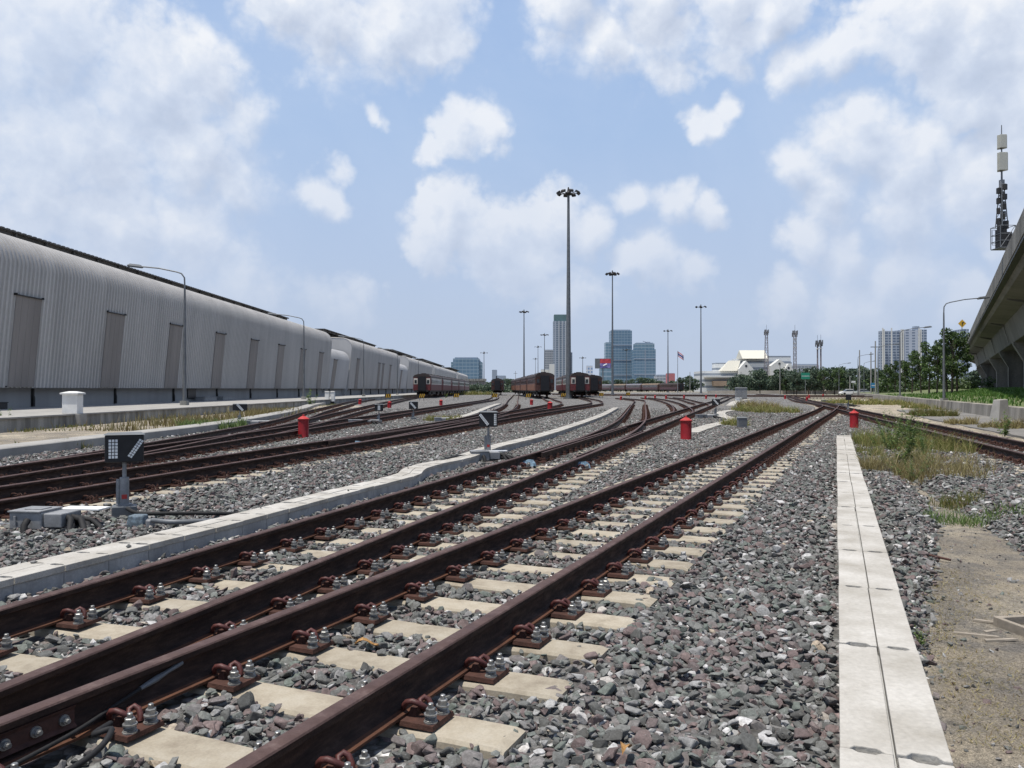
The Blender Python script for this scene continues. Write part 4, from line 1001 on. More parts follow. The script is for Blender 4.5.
SC = {'cream': (mcream, mmaroon, mbrown, mmaroon), 'orange': (mat('carriage_faded', (.15, .085, .08), .6, .5, 1.2, 0, fine=3), morange, mbrown, mrust), 'dark': (mrust, mpurple, mat('soot_roof', (.05, .04, .038), .8, .3, 1, 0), mrust), 'grey': (mgrey, mpurple, mgrey, mpurple), 'tan': (mgrey, mpurple, mat('tan_roof', (.20, .15, .105), .7, .2, .5, 0, fine=3), mrust)}
PRO = {}
def carriages(kind, start, direction, labels, group, sc=1.):
    dx, dy = direction; k = math.hypot(dx, dy); dx /= k; dy /= k
    for i, lb in enumerate(labels):
        kd = kind if isinstance(kind, str) else kind[i]
        if kd not in PRO: PRO[kd] = o = carriage_proto(SC[kd])
        else: o = copy_tree(PRO[kd])
        o.location = (start[0] + dx * 20 * i * sc, start[1] + dy * 20 * i * sc, 0.002); o.rotation_euler[2] = math.atan2(dy, dx) - math.pi / 2; o.scale = (sc,) * 3
        tag(o, lb, 'carriage', group)
ordn = ['nearest', 'second', 'third', 'fourth', 'fifth']
carriages('cream', (-14.1, 125), (.9, 115), [f'{q} red and cream carriage of the long train beside the halls' for q in ordn], 'red and cream train by the halls')
carriages('dark', (-3.35, 182), (0, 1), ['single dark carriage standing alone in the middle distance'], 'dark carriage')
carriages('orange', (4.75, 115), (-.045, 1), [f'{q} orange and maroon carriage of the train left of the tallest mast' for q in ordn[:4]], 'orange and maroon train')
carriages(['cream', 'cream'], (9.9, 116), (.0, 1), ['nearest maroon and cream carriage right of the tallest mast', 'second maroon and cream carriage behind the one by the tallest mast'], 'maroon and cream carriages')
carriages(['dark', 'dark'], (14.2, 138), (.0, 1), ['dark carriage partly hidden right of the maroon and cream one', 'second dark carriage behind the partly hidden one'], 'dark carriages')
carriages(['dark', 'tan', 'grey', 'tan', 'grey'], (X_at(681, 322), 322), (-22, 100), ['rightmost maroon carriage of the side-on train', 'tan roofed carriage second from the right in the side-on train', 'grey carriage in the middle of the side-on train', 'tan roofed carriage near the left end of the side-on train', 'leftmost grey carriage of the side-on train'], 'side-on train behind the crossing tracks')

# ------------------------------------------------------------------ viaduct
def viaduct():
    t = empty('viaduct', (0, 0, 0), label='concrete road viaduct on piers entering at the right edge', cat='viaduct')
    e0 = 4.38; T = .541
    P = Path([(e0 + T * 15, 15), (e0 + T * 60, 60), (e0 + T * 110, 110), (e0 + T * 160, 160), (e0 + T * 200, 200), (e0 + T * 260 + 5, 260), (e0 + T * 330 + 18, 330)], 3)
    def sw(prof, nm, mt, step=6, t0=0, t1=None):
        mb = MB(); sweep(mb, P, prof, step=step, t0=t0, t1=t1); return mb.build(nm, M[mt], t)
    sw([(0, 9.85), (.30, 9.85), (.24, 9.95), (.20, 11.23), (0.02, 11.23), (0, 9.9)], 'parapet', 'viaduct')
    sw([(.45, 9.60), (.75, 9.28), (1.0, 9.25), (2.5, 9.0), (3.1, 6.6), (19.3, 6.6), (19.9, 9.0), (22.4, 9.45), (22.4, 9.84), (.31, 9.84), (.31, 9.6)], 'deck', 'viaduct_shaded')
    sw([(22.41, 9.35), (22.7, 9.35), (22.7, 11.2), (22.45, 11.2)], 'parapet', 'viaduct')
    sw([(.02, 9.60), (.44, 9.58), (.30, 9.82), (.05, 9.84)], 'recess_shade_strip', 'dark')  # dark strip painted in for the shade of the recess below the parapet
    k = 0; s = 4
    while s < P.L - 4:      # diaphragm ribs under the overhang
        mb = MB(); x, y, dx, dy = P.at(s)
        for (a0, z0, z1), (a1, z2, z3) in (((1.0, 9.12, 9.24), (2.48, 8.75, 8.99)), ((2.42, 8.6, 8.99), (2.98, 6.5, 6.62))):
            q = []
            for w in (-.15, .15):
                for a, z in ((a0, z0), (a1, z2), (a1, z3), (a0, z1)): q.append((x + a * dy + w * dx, y - a * dx + w * dy, z))
            mb.add(q, [(0, 1, 2, 3), (7, 6, 5, 4), (0, 4, 5, 1), (1, 5, 6, 2), (2, 6, 7, 3), (3, 7, 4, 0)])
        mb.build('rib', M['viaduct_shaded'], t); s += 30
    for yy in (35, 65, 93, 116, 142, 174, 206, 240, 275, 305):
        s = (yy - 15) * math.hypot(1, T); x, y, dx, dy = P.at(min(s, P.L))
        mb = MB()
        def ring(a0, a1, w, z): return [(x + a * dy + ww * dx, y - a * dx + ww * dy, z) for a, ww in ((a0, -w), (a1, -w), (a1, w), (a0, w))]
        lv = [ring(4.1, 6.6, .9, -.5), ring(4.1, 6.6, .9, 4.3), ring(3.02, 7.4, .9, 6.3), ring(3.02, 7.4, .9, 6.59)]
        o = 0
        for l_ in lv: mb.v += l_
        for i in range(3):
            for j in range(4): mb.f.append((i * 4 + j, i * 4 + (j + 1) % 4, i * 4 + 4 + (j + 1) % 4, i * 4 + 4 + j)); mb.m.append(0)
        lv = [ring(12.3, 15.2, 1.0, -.5), ring(12.3, 15.2, 1.0, 3.9), ring(11.6, 16.9, 1.0, 6.3), ring(11.6, 16.9, 1.0, 6.62)]
        b = len(mb.v)
        for l_ in lv: mb.v += l_
        for i in range(3):
            for j in range(4): mb.f.append((b + i * 4 + j, b + i * 4 + (j + 1) % 4, b + i * 4 + 4 + (j + 1) % 4, b + i * 4 + 4 + j)); mb.m.append(0)
        mb.build('pier', M['viaduct'], t)
    return t, P
VIA, VP = viaduct()
# antenna mast fixed to the parapet
x, y = 4.38 + .541 * 60 - .05, 60
t = empty('antenna_mast', (x, y, 12.55), label='antenna mast with two pale panels and a caged base on the viaduct parapet', cat='antenna mast')
mb = MB(); mb.tube([(0, 0, .4), (0, 0, 5.2), (0, 0, 9.9)], [.11, .08, .035], 8)
for a in range(3):
    c, s = math.cos(a * 2.1), math.sin(a * 2.1); mb.tube([(.55 * c, .55 * s, 1.0), (.22 * c, .22 * s, 4.3)], .04, 6)
for k in range(5):
    z = 1.3 + k * .6; r = .5 - k * .07
    for a in range(3): mb.tube([(r * math.cos(a * 2.1), r * math.sin(a * 2.1), z), (r * math.cos(a * 2.1 + 2.1), r * math.sin(a * 2.1 + 2.1), z + .55)], .022, 5)
mb.build('mast', M['galv_dark'], t, smooth=40)
pan = mat('panel_grey', (.42, .42, .37), .6, .08, 1, 0)
for z0, z1, w in ((5.9, 7.45, .36), (7.85, 9.0, .29)):
    for k in range(3):
        a = 2.1 * k - 1.6; mb = MB(); Mx = Matrix.Rotation(a, 4, 'Z'); mb.box(.14, .34, -w, w * .9, z0, z1, M4=Mx); mb.box(.02, .15, -.05, .05, z0 + .2, z0 + .3, M4=Mx); mb.box(.02, .15, -.05, .05, z1 - .3, z1 - .2, M4=Mx); mb.build('antenna_panel', pan, t, bevel=.02)
mb = MB(); mb.box(-.16, .16, -.16, .16, 4.3, 5.1); mb.build('radio_unit', M['galv'], t)
for k in range(12):
    a = k * 2.2; z = 1.0 + k * .29; mb = MB(); mb.box(.12, .40, -.17, .17, z, z + .5, M4=Matrix.Rotation(a, 4, 'Z')); mb.build('radio_unit', M['dark'] if k % 3 else M['galv'], t, bevel=.02)
cg = MB()
for sx_ in (-1, 1):
    for sy_ in (-.7, .7): cg.tube([(sx_ * .66 + .1, sy_, -.9), (sx_ * .66 + .1, sy_, 1.0)], .035, 6)
for z in (-.9, -.3, .3, 1.0):
    for sy_ in (-.7, .7): cg.tube([(-.56, sy_, z), (.76, sy_, z)], .03, 5)
    for sx_ in (-.56, .76): cg.tube([(sx_, -.7, z), (sx_, .7, z)], .03, 5)
cg.box(-.56, .76, -.7, .7, -.95, -.88); cg.tube([(-.56, -.7, -.9), (.75, -.7, 1.0)], .03, 5); cg.tube([(-.86, 0, -.6), (-.86, 0, .7), (-.56, 0, .7)], .025, 5); cg.tube([(-.86, 0, -.6), (-.56, 0, -.6)], .025, 5)
cg.build('cage', M['galv_dark'], t)
mb = MB(); mb.box(-.42, .2, -.4, .3, -.85, .75); mb.box(.25, .7, -.3, .4, -.85, .5); mb.box(-.3, .45, -.25, .25, .8, 1.5); mb.build('battery_cabinet', M['dark'], t)
t.scale = (.86,) * 3
# yellow warning sign on the viaduct
Y = 150; x = X_at(962.5, Y); t = empty('warning_sign', (x, Y, 9.9), label='yellow diamond warning sign sticking up above the trees by the viaduct', cat='traffic sign')
mb = MB(); s = .62; zc = z_at(323.5, Y) - 9.9; mb.add([(-s * 1.25, 0, zc), (0, 0, zc - s * 1.25), (s * 1.25, 0, zc), (0, 0, zc + s * 1.25), (-s * 1.25, .04, zc), (0, .04, zc - s * 1.25), (s * 1.25, .04, zc), (0, .04, zc + s * 1.25)], [(0, 1, 2, 3), (7, 6, 5, 4), (0, 4, 5, 1), (1, 5, 6, 2), (2, 6, 7, 3), (3, 7, 4, 0)]); mb.build('panel', M['yellow'], t)
mb = MB(); mb.box(-.08, .08, -.02, -.005, zc - .4, zc + .15); mb.box(-.08, .35, -.021, -.006, zc + .1, zc + .25); mb.build('symbol', M['black'], t)
mb = MB(); mb.tube([(0, .1, zc), (0, .1, -6)], .06, 6); mb.build('post', M['galv_dark'], t)

# ------------------------------------------------------------------ verge: wall, lawn bank, main road, block
WP = Path([(wall_x(14), 14), (wall_x(60), 60), (wall_x(120), 120), (wall_x(230), 230)])
mb = MB(); sweep(mb, WP, [(-.3, -.5), (-.25, .33), (.0, .36), (.15, .36), (.15, -.5)], step=4); tag(mb.build('roadside_wall', mat('weathered_kerb', (.27, .25, .215), .95, .5, .8, .4, streak=True, c2=(.40, .37, .32)), smooth=20), 'low weathered concrete wall along the verge below the right street lamps', 'wall')
mb = MB(); sweep(mb, WP, [(.16, .30), (3, .34), (9, .62), (13, 1.14), (16, 1.18), (16, -.5), (.16, -.5)], step=4); structure(mb.build('grass_bank', mat('bank_green', (.20, .18, .12), .95, .3, .35, .4, c2=(.11, .17, .04), fine=8)))
mb = MB(); sweep(mb, WP, [(16.01, .9), (30, .95), (66, .9), (66, -.5), (16.01, -.5)], step=6); structure(mb.build('road_embankment', mat('far_road', (.22, .215, .20), .9, .2, .2, 0, fine=2)))
def blades(name, label, n, fn, mt, h=(.05, .2), w=.012, kind='stuff', cat='grass', bend=.5, seed=1, group=None):
    rg = np.random.default_rng(seed); V = []; Fc = []
    pts = fn(rg, n)
    for x, y, z, s in pts:
        a = rg.uniform(0, 6.283); hh = rg.uniform(*h) * s; ww = w * rg.uniform(.7, 1.4) * max(1, s * .8); c, si = math.cos(a), math.sin(a); b = rg.uniform(.15, 1.) * bend * hh; e = rg.uniform(0, 6.283)
        bx, by = b * math.cos(e), b * math.sin(e); o = len(V)
        V += [(x - c * ww, y - si * ww, z), (x + c * ww, y + si * ww, z), (x + c * ww * .7 + bx * .4, y + si * ww * .7 + by * .4, z + hh * .6), (x - c * ww * .7 + bx * .4, y - si * ww * .7 + by * .4, z + hh * .6), (x + bx, y + by, z + hh)]
        Fc += [(o, o + 1, o + 2, o + 3), (o + 3, o + 2, o + 4)]
    me = bpy.data.meshes.new(name); me.from_pydata(V, [], Fc); me.materials.append(mt); ob = bpy.data.objects.new(name, me); COL.objects.link(ob)
    tag(ob, label, cat, group, kind); return ob
def bank_pts(rg, n):
    out = []
    for _ in range(n):
        y = rg.uniform(25, 120); a = rg.uniform(6.5, 15.8) if rg.uniform() > .06 else rg.uniform(.4, 6.5); z = np.interp(a, [0, 3, 9, 13, 16], [.30, .34, .62, 1.14, 1.18]); k = 1.07
        out.append((wall_x(y) + a * .935, y - a * .353, z - .02, 1.))
    return out
blades('grass', 'bright green lawn growing on the bank behind the low wall', 26000, bank_pts, M['lawn'], (.12, .4), .05, seed=2)
# leaning concrete block
t_ = MB(); t_.add([(-.52, -.4, 0), (.44, -.4, 0), (.44, .45, 0), (-.52, .45, 0), (-.27, -.28, 1.12), (.36, -.28, 1.15), (.36, .3, 1.15), (-.27, .3, 1.12)], [(3, 2, 1, 0), (4, 5, 6, 7), (0, 1, 5, 4), (1, 2, 6, 5), (2, 3, 7, 6), (3, 0, 4, 7)])
o = t_.build('concrete_block', M['concrete'], loc=(X_at(1000, 38), 38, -.36), rz=R(12), bevel=.03); o.scale = (.70, .70, .96); tag(o, 'tapered grey concrete block on the service road at the right edge', 'concrete block')

# ------------------------------------------------------------------ trees
def leafball(V, Fc, c, r, n, s, rg, flat=.75):
    p = rg.normal(size=(n, 3)); p /= np.linalg.norm(p, axis=1)[:, None]; p *= (r * rg.uniform(.55, 1.08, size=(n, 1))); p[:, 2] *= flat; p += c
    a = rg.normal(size=(n, 3)); a /= np.linalg.norm(a, axis=1)[:, None]; b = np.cross(a, rg.normal(size=(n, 3))); b /= np.linalg.norm(b, axis=1)[:, None]
    sz = s * rg.uniform(.6, 1.35, size=(n, 1)); a = a * sz; b = b * sz * .62; o = len(V)
    q = np.stack([p - a, p + b * .9, p + a, p - b * .9], 1).reshape(-1, 3); V.extend(map(tuple, q)); Fc.extend([(o + 4 * i, o + 4 * i + 1, o + 4 * i + 2, o + 4 * i + 3) for i in range(n)])
def tree_proto(kind, seed, H, r, nb, per, leaf, mt, low=.28):
    rg = np.random.default_rng(seed); t = empty(kind, (0, 0, 0))
    mb = MB(); lean = rg.uniform(-.3, .3, 2); top = Vector((lean[0], lean[1], H * .8))
    mb.tube([(0, 0, -.3), (lean[0] * .3, lean[1] * .3, H * .25), (lean[0] * .6, lean[1] * .6, H * .5), tuple(top)], [H * .022, H * .017, H * .012, H * .004], 7)
    V, Fc = [], []
    for k in range(nb):
        z = H * (low + (1 - low) * ((k + rg.uniform(0, 1)) / nb) * .93); f = 1 - abs((z / H - .55) / .6) ** 1.7; rr = r * max(.18, f) * rg.uniform(.35, 1.0); a = rg.uniform(0, 6.28)
        c = np.array([math.cos(a) * rr + lean[0] * z / H, math.sin(a) * rr + lean[1] * z / H, z]); leafball(V, Fc, c, r * rg.uniform(.24, .44), per, leaf, rg)
        mb.tube([(lean[0] * .6 * z / H, lean[1] * .6 * z / H, z * .72), tuple(c * np.array([.6, .6, .95])), tuple(c)], [H * .006, H * .004, H * .002], 4)
    mb.build('trunk', M['bark'], t, smooth=50)
    me = bpy.data.meshes.new('crown'); me.from_pydata(V, [], Fc); me.materials.append(mt); o = bpy.data.objects.new('crown', me); COL.objects.link(o); o.parent = t
    return t
TP = [tree_proto('roadside_tree', s, 7.2, 1.85, 20, 105, .16, M['leaf']) for s in (1, 2, 3)]
TF = [tree_proto('far_tree', s, 8, 3.6, 22, 70, .36, M['leaf_far'], low=.22) for s in (11, 12)]
used = set()
def tree(proto, x, y, z, s, label, group, sx=1.):
    if id(proto) in used: o = copy_tree(proto)
    else: o = proto; used.add(id(proto))
    o.location = (x, y, z); o.scale = (s * sx, s * sx, s); o.rotation_euler[2] = random.uniform(0, 6.28); tag(o, label, 'tree', group)
TR = [(957, 331, 110, 'tall leafy roadside tree closest to the viaduct'), (952, 327, 104, 'tallest roadside tree, below the yellow diamond sign'), (947, 337, 112, 'roadside tree just right of the tallest street lamp'), (937, 345, 112, 'open crowned roadside tree left of the tallest street lamp'),
      (929, 341, 116, 'roadside tree before the right end of the twin block'), (921, 352, 120, 'slim roadside tree before the twin block'), (912, 350, 125, 'rounded roadside tree before the twin block centre'), (905, 360, 128, 'low roadside tree right of the second lamp'),
      (895, 360, 134, 'dark roadside tree left of the second lamp'), (888, 364, 142, 'small roadside tree at the left end of the twin block')]
for i, (u, v, Y, lb) in enumerate(TR):
    s = (z_at(v, Y) - .9) / 7.2; tree(TP[i % 3], X_at(u, Y), Y, .9, s, lb, 'roadside trees near the viaduct', .85)
k = 0
for u in list(range(738, 884, 6)):
    Y = 235 + random.uniform(-15, 40); v = 370 + random.uniform(-3, 6) - (4 if 820 < u < 850 else 0); s = (z_at(v, Y)) / 7.6
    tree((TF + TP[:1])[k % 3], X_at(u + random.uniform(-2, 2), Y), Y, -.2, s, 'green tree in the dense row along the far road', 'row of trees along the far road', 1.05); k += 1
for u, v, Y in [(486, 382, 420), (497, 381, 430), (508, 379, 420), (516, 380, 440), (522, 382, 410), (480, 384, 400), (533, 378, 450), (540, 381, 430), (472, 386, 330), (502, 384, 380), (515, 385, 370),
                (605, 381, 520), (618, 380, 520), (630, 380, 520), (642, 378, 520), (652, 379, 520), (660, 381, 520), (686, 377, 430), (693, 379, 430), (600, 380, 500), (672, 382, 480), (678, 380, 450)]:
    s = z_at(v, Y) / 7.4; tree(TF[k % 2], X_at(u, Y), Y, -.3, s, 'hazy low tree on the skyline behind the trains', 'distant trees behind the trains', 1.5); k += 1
mb = MB()
def hedge(x0, x1, Y, h, n, seed, mt, label, leaf=.4):
    rg = np.random.default_rng(seed); V, Fc = [], []
    for i in range(n):
        x = rg.uniform(x0, x1); leafball(V, Fc, np.array([x, Y + rg.uniform(-6, 6), rg.uniform(.1, h)]), rg.uniform(.8, 1.8), 26, leaf, rg)
    me = bpy.data.meshes.new('undergrowth'); me.from_pydata(V, [], Fc); me.materials.append(mt); o = bpy.data.objects.new('undergrowth', me); COL.objects.link(o); tag(o, label, 'undergrowth', kind='stuff')
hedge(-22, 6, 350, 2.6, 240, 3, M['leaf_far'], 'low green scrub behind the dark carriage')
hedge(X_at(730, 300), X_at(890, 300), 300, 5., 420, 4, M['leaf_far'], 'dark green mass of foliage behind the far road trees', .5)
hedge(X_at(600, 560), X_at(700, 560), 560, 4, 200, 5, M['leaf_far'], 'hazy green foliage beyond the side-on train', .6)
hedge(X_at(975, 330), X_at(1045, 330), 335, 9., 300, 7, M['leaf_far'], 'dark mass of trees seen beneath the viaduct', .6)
hedge(X_at(885, 170), X_at(985, 170), 172, 3.0, 260, 6, M['leaf'], 'dark shrubs under the roadside trees by the viaduct', .3)

# ------------------------------------------------------------------ city
def tower(kind, label, u0, u1, vt, Y, mt, depth=None, extra=None, cat='building', group=None):
    x0, x1 = X_at(u0, Y), X_at(u1, Y); h = z_at(vt, Y); t = empty(kind, ((x0 + x1) / 2, Y, -1), label=label, cat=cat, group=group)
    w = (x1 - x0); d = depth or w * .8; mb = MB(); mb.box(-w / 2, w / 2, 0, d, 0, h + 1); mb.build('facade', mt, t)
    mb = MB(); mb.box(-w / 2 + w * .06, w / 2 - w * .06, d * .1, d * .9, h + 1, h + 1 + w * .05); mb.build('parapet', M['haze_blue'], t)
    return t, w, h + 1, d
fg1 = facade('blue_glass', (.23, .31, .38), (.11, .19, .27), 4.2, 3.9, .12, .22); fg2 = facade('blue_glass_two', (.26, .34, .41), (.13, .22, .29), 5, 4.2, .1, .3)  # far facades: bluish base colours carry the distance haze
fw_ = facade('striped_white', (.33, .37, .43), (.13, .17, .22), 5.6, 3.3, .42, .25); fgry = facade('grey_floors', (.40, .42, .45), (.20, .23, .27), 3.5, 3.6, .15, .45)
t, w, h, d = tower('glass_tower', 'stepped blue glass tower right of the billboard', 611, 632, 330.5, 1150, fg1)
mb = MB(); ww = 7.5; mb.box(-w / 2 - ww, -w / 2 - .01, -1, d * .8, 0, h - 17); mb.build('lower_wing', fg2, t)
for k in range(1, 4):
    mb = MB(); mb.box(-w / 2 + .1, w / 2 - .1, -.5, -.05, h * k / 4, h * k / 4 + 1.2); mb.build('belt_course', M['haze_blue'], t)
t, w, h, d = tower('glass_tower', 'blunt blue glass tower with a wider shoulder and roof crane, right of the stepped one', 635.5, 654.5, 343.5, 1100, fg2)
mb = MB(); mb.box(-w / 2 - 2.2, w / 2 + 1.6, -1, d, 0, h - 8); mb.build('shoulder', fg1, t)
mb = MB(); mb.box(w * .05, w * .3, 3, 7, h, h + 2.5); mb.tube([(w * .1, 3, h + 2), (-w * .1, 3, h + 3.4)], .5, 5); mb.build('roof_crane', M['haze_blue'], t)
for k in (1, 2):
    mb = MB(); mb.box(-w / 2 - 2.1, w / 2 + 1.5, -1.4, -1.05, h * k / 3, h * k / 3 + 1.2); mb.build('belt_course', M['haze_blue'], t)
mb = MB(); mb.box(-.5, .5, -1.5, -1.05, 4, h - 8); mb.build('mullion', M['haze_blue'], t)
t, w, h, d = tower('residential_tower', 'tall white striped residential tower behind the tallest mast', 553.5, 570.5, 321, 1200, fw_)
mb = MB(); mb.box(-w / 2 + 1.2, w * .36, 2, d - 2, h, h + 10); mb.build('crown_block', mat('crown_teal', (.10, .17, .18), .6, .1, .1, 0), t)
mb = MB(); mb.box(w / 2, w / 2 + 3, 2, d, 0, h * .55); mb.build('side_wing', fw_, t)
for k in range(4):
    mb = MB(); xx = -w / 2 + w * (.30 + .19 * k); mb.box(xx, xx + 1.3, -.9, -.05, 0, h); mb.build('fin', mat('pale_fin', (.44, .47, .50), .8, .05, .05, 0), t)
tower('office_block', 'pale grey block of many floors left of the striped tower', 544.6, 553.4, 350, 1240, fgry)
tower('office_block', 'dark blue office block on the left skyline above the shed roofs', 453, 479, 358.5, 900, fg1, 30)
tower('office_block', 'wide faint blue lower part beside the dark blue office block', 451, 482, 362, 904, fg2, 26)
t, w, h, d = tower('white_building', 'small white building with blue panels right of the tallest mast', 586.5, 592.8, 366, 700, facade('white_blue', (.60, .63, .68), (.22, .32, .50), 2.6, 3, .4, .4))
tower('white_building', 'small white building left of the striped tower base', 549.5, 554.5, 364, 690, M['cream_wall'])
tower('white_building', 'low white building at the foot of the striped tower', 541, 549, 369.5, 695, M['cream_wall'])
tower('low_building', 'low blue glass building under the billboard', 600, 611.5, 368.5, 700, fg2)
tower('low_building', 'low grey building behind the flag and the light mast', 656.5, 675, 375.5, 900, fgry)
tower('low_building', 'small red building behind the light mast base', 667, 675, 373.5, 640, mat('red_far', (.45, .16, .17), .7, .1, 1, 0))
tower('low_building', 'bluish apartment slab behind the two telecom towers', 797, 819, 365, 800, fgry)
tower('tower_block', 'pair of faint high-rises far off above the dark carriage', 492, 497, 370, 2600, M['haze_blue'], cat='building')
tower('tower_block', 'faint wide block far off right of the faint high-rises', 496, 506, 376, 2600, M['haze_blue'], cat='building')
# open concrete building beside the dark blue block
Y = 380; t = empty('concrete_building', (X_at(475, Y), Y, -.5), label='grey open-sided concrete building at the end of the sheds', cat='building')
mb = MB(); mb.box(-5, 5.2, 0, 8, 5.6, 6.6); mb.build('roof', M['stain_concrete'], t)
mb = MB(); mb.box(-4.6, 4.8, 1, 7.6, 0, 5.6); mb.build('wall', M['plinth'], t)
for k in range(4):
    mb = MB(); mb.box(-4.8 + k * 3.1, -4.3 + k * 3.1, .2, .7, 0, 5.6); mb.build('pillar', M['concrete'], t)
# twin block condominium
Y = 900; t = empty('condominium', (X_at(903.7, Y), Y, 0), label='wide high-rise condominium of twin blocks behind the right trees', cat='building')
fc = facade('condo', (.34, .39, .46), (.12, .16, .23), 4.4, 3.1, .25, .38); fc2 = facade('condo_b', (.41, .45, .52), (.18, .22, .29), 7., 3.1, .5, .4)
W = X_at(927, Y) - X_at(880.5, Y); H = z_at(330, Y)
mb = MB(); mb.box(-W / 2, -W / 2 + W * .42, 0, 5, 0, H - 1); mb.build('left_block', fc, t)
mb = MB(); mb.box(-W / 2 + W * .42 + .02, W / 2 - W * .2, -4, 18, 0, H); mb.build('middle_block', fc2, t)
mb = MB(); mb.box(W / 2 - W * .2 + .02, W / 2, 0, 18, 0, H + .5); mb.build('right_block', fc, t)
for q in (0, .03, .19, .40, .44, .78, .82): 
    mb = MB(); xx = -W / 2 + W * q; mb.box(xx, xx + 1.1, -5.2, -4.05, 0, H + (2 if q in (0, .19, .78) else .5)); mb.build('fin', M['cream_wall'], t)
mb = MB(); mb.box(W * .26, W * .36, 2, 8, H, H + 4.5); mb.build('plant_room', M['haze_blue'], t)
# second, fainter condo behind viaduct trees
tower('condominium', 'bluish high-rise hidden mostly behind the tall roadside tree', 964, 969, 329, 800, fc, 20)
# terminal building
Y = 520; t = empty('terminal_building', (X_at(748, Y), Y, -.5), label='white terminal building with cream pitched roofs behind the trees', cat='building')
def bx(nm, u0, u1, v0, v1, yo, d, mt):
    mb = MB(); x0 = X_at(u0, Y) - X_at(748, Y); x1 = X_at(u1, Y) - X_at(748, Y); mb.box(x0, x1, yo, yo + d, z_at(v1, Y) + .5, z_at(v0, Y) + .5); return mb.build(nm, mt, t)
def gable(nm, u0, u1, vr, ve, yo, d, mt, ur0=None, ur1=None):
    q = lambda u: X_at(u, Y) - X_at(748, Y); zr, ze = z_at(vr, Y) + .5, z_at(ve, Y) + .5; ur0 = ur0 or u0; ur1 = ur1 or u1
    mb = MB(); mb.add([(q(u0), yo, ze), (q(u1), yo, ze), (q(ur1), yo + d, zr), (q(ur0), yo + d, zr), (q(u0), yo + 2 * d, ze), (q(u1), yo + 2 * d, ze)], [(0, 1, 2, 3), (3, 2, 5, 4), (0, 3, 4), (1, 5, 2), (0, 4, 5, 1)]); return mb.build(nm, mt, t)
wf = facade('terminal_wall', (.62, .63, .62), (.22, .25, .29), 5., 4., .0, .62, .6)
bx('main_block', 745, 794, 362, 392, 4, 26, wf); bx('left_block', 703, 746, 371, 392, 0, 26, wf); bx('upper_block', 741, 769, 358, 366, 8, 14, wf); bx('right_block', 772, 794, 355.5, 372, 6, 14, wf); bx('back_block', 722, 742, 362, 374, 16, 10, wf)
gable('main_roof', 743, 769, 349.6, 358.5, 1, 8, M['cream_roof'])
gable('lower_roof', 720, 736, 360.5, 371, -3, 4, M['cream_roof'], 729, 741)
bx('podium', 712, 733, 381, 386, -5, 6, mat('orange_podium', (.50, .36, .24), .8, .1, .2, 0)); bx('canopy', 704, 736, 376, 377.5, -6, 6, M['cream_wall'])
def pediment(u0, u1, va, vb, yo, win):
    q = lambda u: X_at(u, Y) - X_at(748, Y); mb = MB(); a = z_at(va, Y) + .5; b = z_at(vb, Y) + .5; lo = z_at(385, Y)
    ring = [(q(u0), lo), (q(u1), lo), (q(u1), b), (q((u0 + u1) / 2), a), (q(u0), b)]; n = 5
    mb.add([(x, yo, z) for x, z in ring] + [(x, yo + 6, z) for x, z in ring], [tuple(range(n)), tuple(range(2 * n - 1, n - 1, -1))] + [(i, (i + 1) % n, n + (i + 1) % n, n + i) for i in range(n)]); p = mb.build('gable_wall', M['cream_wall'], t)
    mb = MB(); c = q((u0 + u1) / 2); zz_ = (a + b) / 2 - .8; mb.tube([(c, yo - .1, zz_), (c, yo + .1, zz_)], .8, 10); mb.build('round_window', M['glass_dark'], p)
pediment(769, 786, 359.5, 366, -4, 1); pediment(737, 751, 361, 369, -5, 1); pediment(781, 790, 364, 370, -6, 1)
# billboard
Y = 640; t = empty('billboard', (X_at(603, Y), Y, 0), label='billboard with red and blue picture panel before the glass tower', cat='billboard')
x0, x1 = X_at(595, Y) - X_at(603, Y), X_at(611, Y) - X_at(603, Y); z0, z1 = z_at(368.5, Y), z_at(358.5, Y)
mb = MB(); mb.box(x0, x1, 0, .6, z0, z1); mb.build('frame', M['galv_dark'], t)
mr = mat('poster_red', (.50, .06, .08), .5, .3, .4, 0, fine=1); mbl = mat('poster_blue', (.12, .10, .42), .5, .4, .35, 0, c2=(.35, .32, .65), fine=1)
mb = MB(); mb.box(x0 + 4, x1 - .3, -.1, -.02, z0 + 4.2, z1 - .3); mb.build('poster', mr, t)
mb = MB(); mb.box(x0 + 4, x1 - .3, -.1, -.02, z0 + .4, z0 + 4.15); mb.build('poster', mbl, t)
mb = MB(); mb.tube([(x0 + 6.5, -.15, z0 + 2.2), (x0 + 9.5, -.15, z0 + 3.6)], .5, 6); mb.build('poster_mark', M['white'], t)
mb = MB(); mb.tube([(0, .8, 0), (0, .8, z0)], .5, 8); mb.build('post', M['galv_dark'], t)
# flag
Y = 300; t = empty('flagpole', (X_at(677.7, Y), Y, -.3), label='flagpole with a small striped flag right of the glass towers', cat='flagpole')
hh = z_at(351, Y) + .3; mb = MB(); mb.tube([(0, 0, 0), (0, 0, hh)], [.14, .08], 6); mb.build('pole', M['galv'], t)
fl = MB(); bands = [(.62, .05, .06), (.7, .7, .7), (.06, .06, .25), (.06, .06, .25), (.7, .7, .7), (.62, .05, .06)]
fm = [mat('flag_red', bands[0], .8, .1, 1, 0), mat('flag_white', bands[1], .8, .1, 1, 0), mat('flag_blue', bands[2], .8, .1, 1, 0)]; idx = [0, 1, 2, 2, 1, 0]
for j in range(6):
    for i in range(6):
        f = lambda a, b: (a * 2.2 / 6 + .1, .25 * math.sin(a * 1.2), hh - .1 - b * .30 - a * .28)
        fl.quad(f(i, j), f(i + 1, j), f(i + 1, j + 1), f(i, j + 1), idx[j])
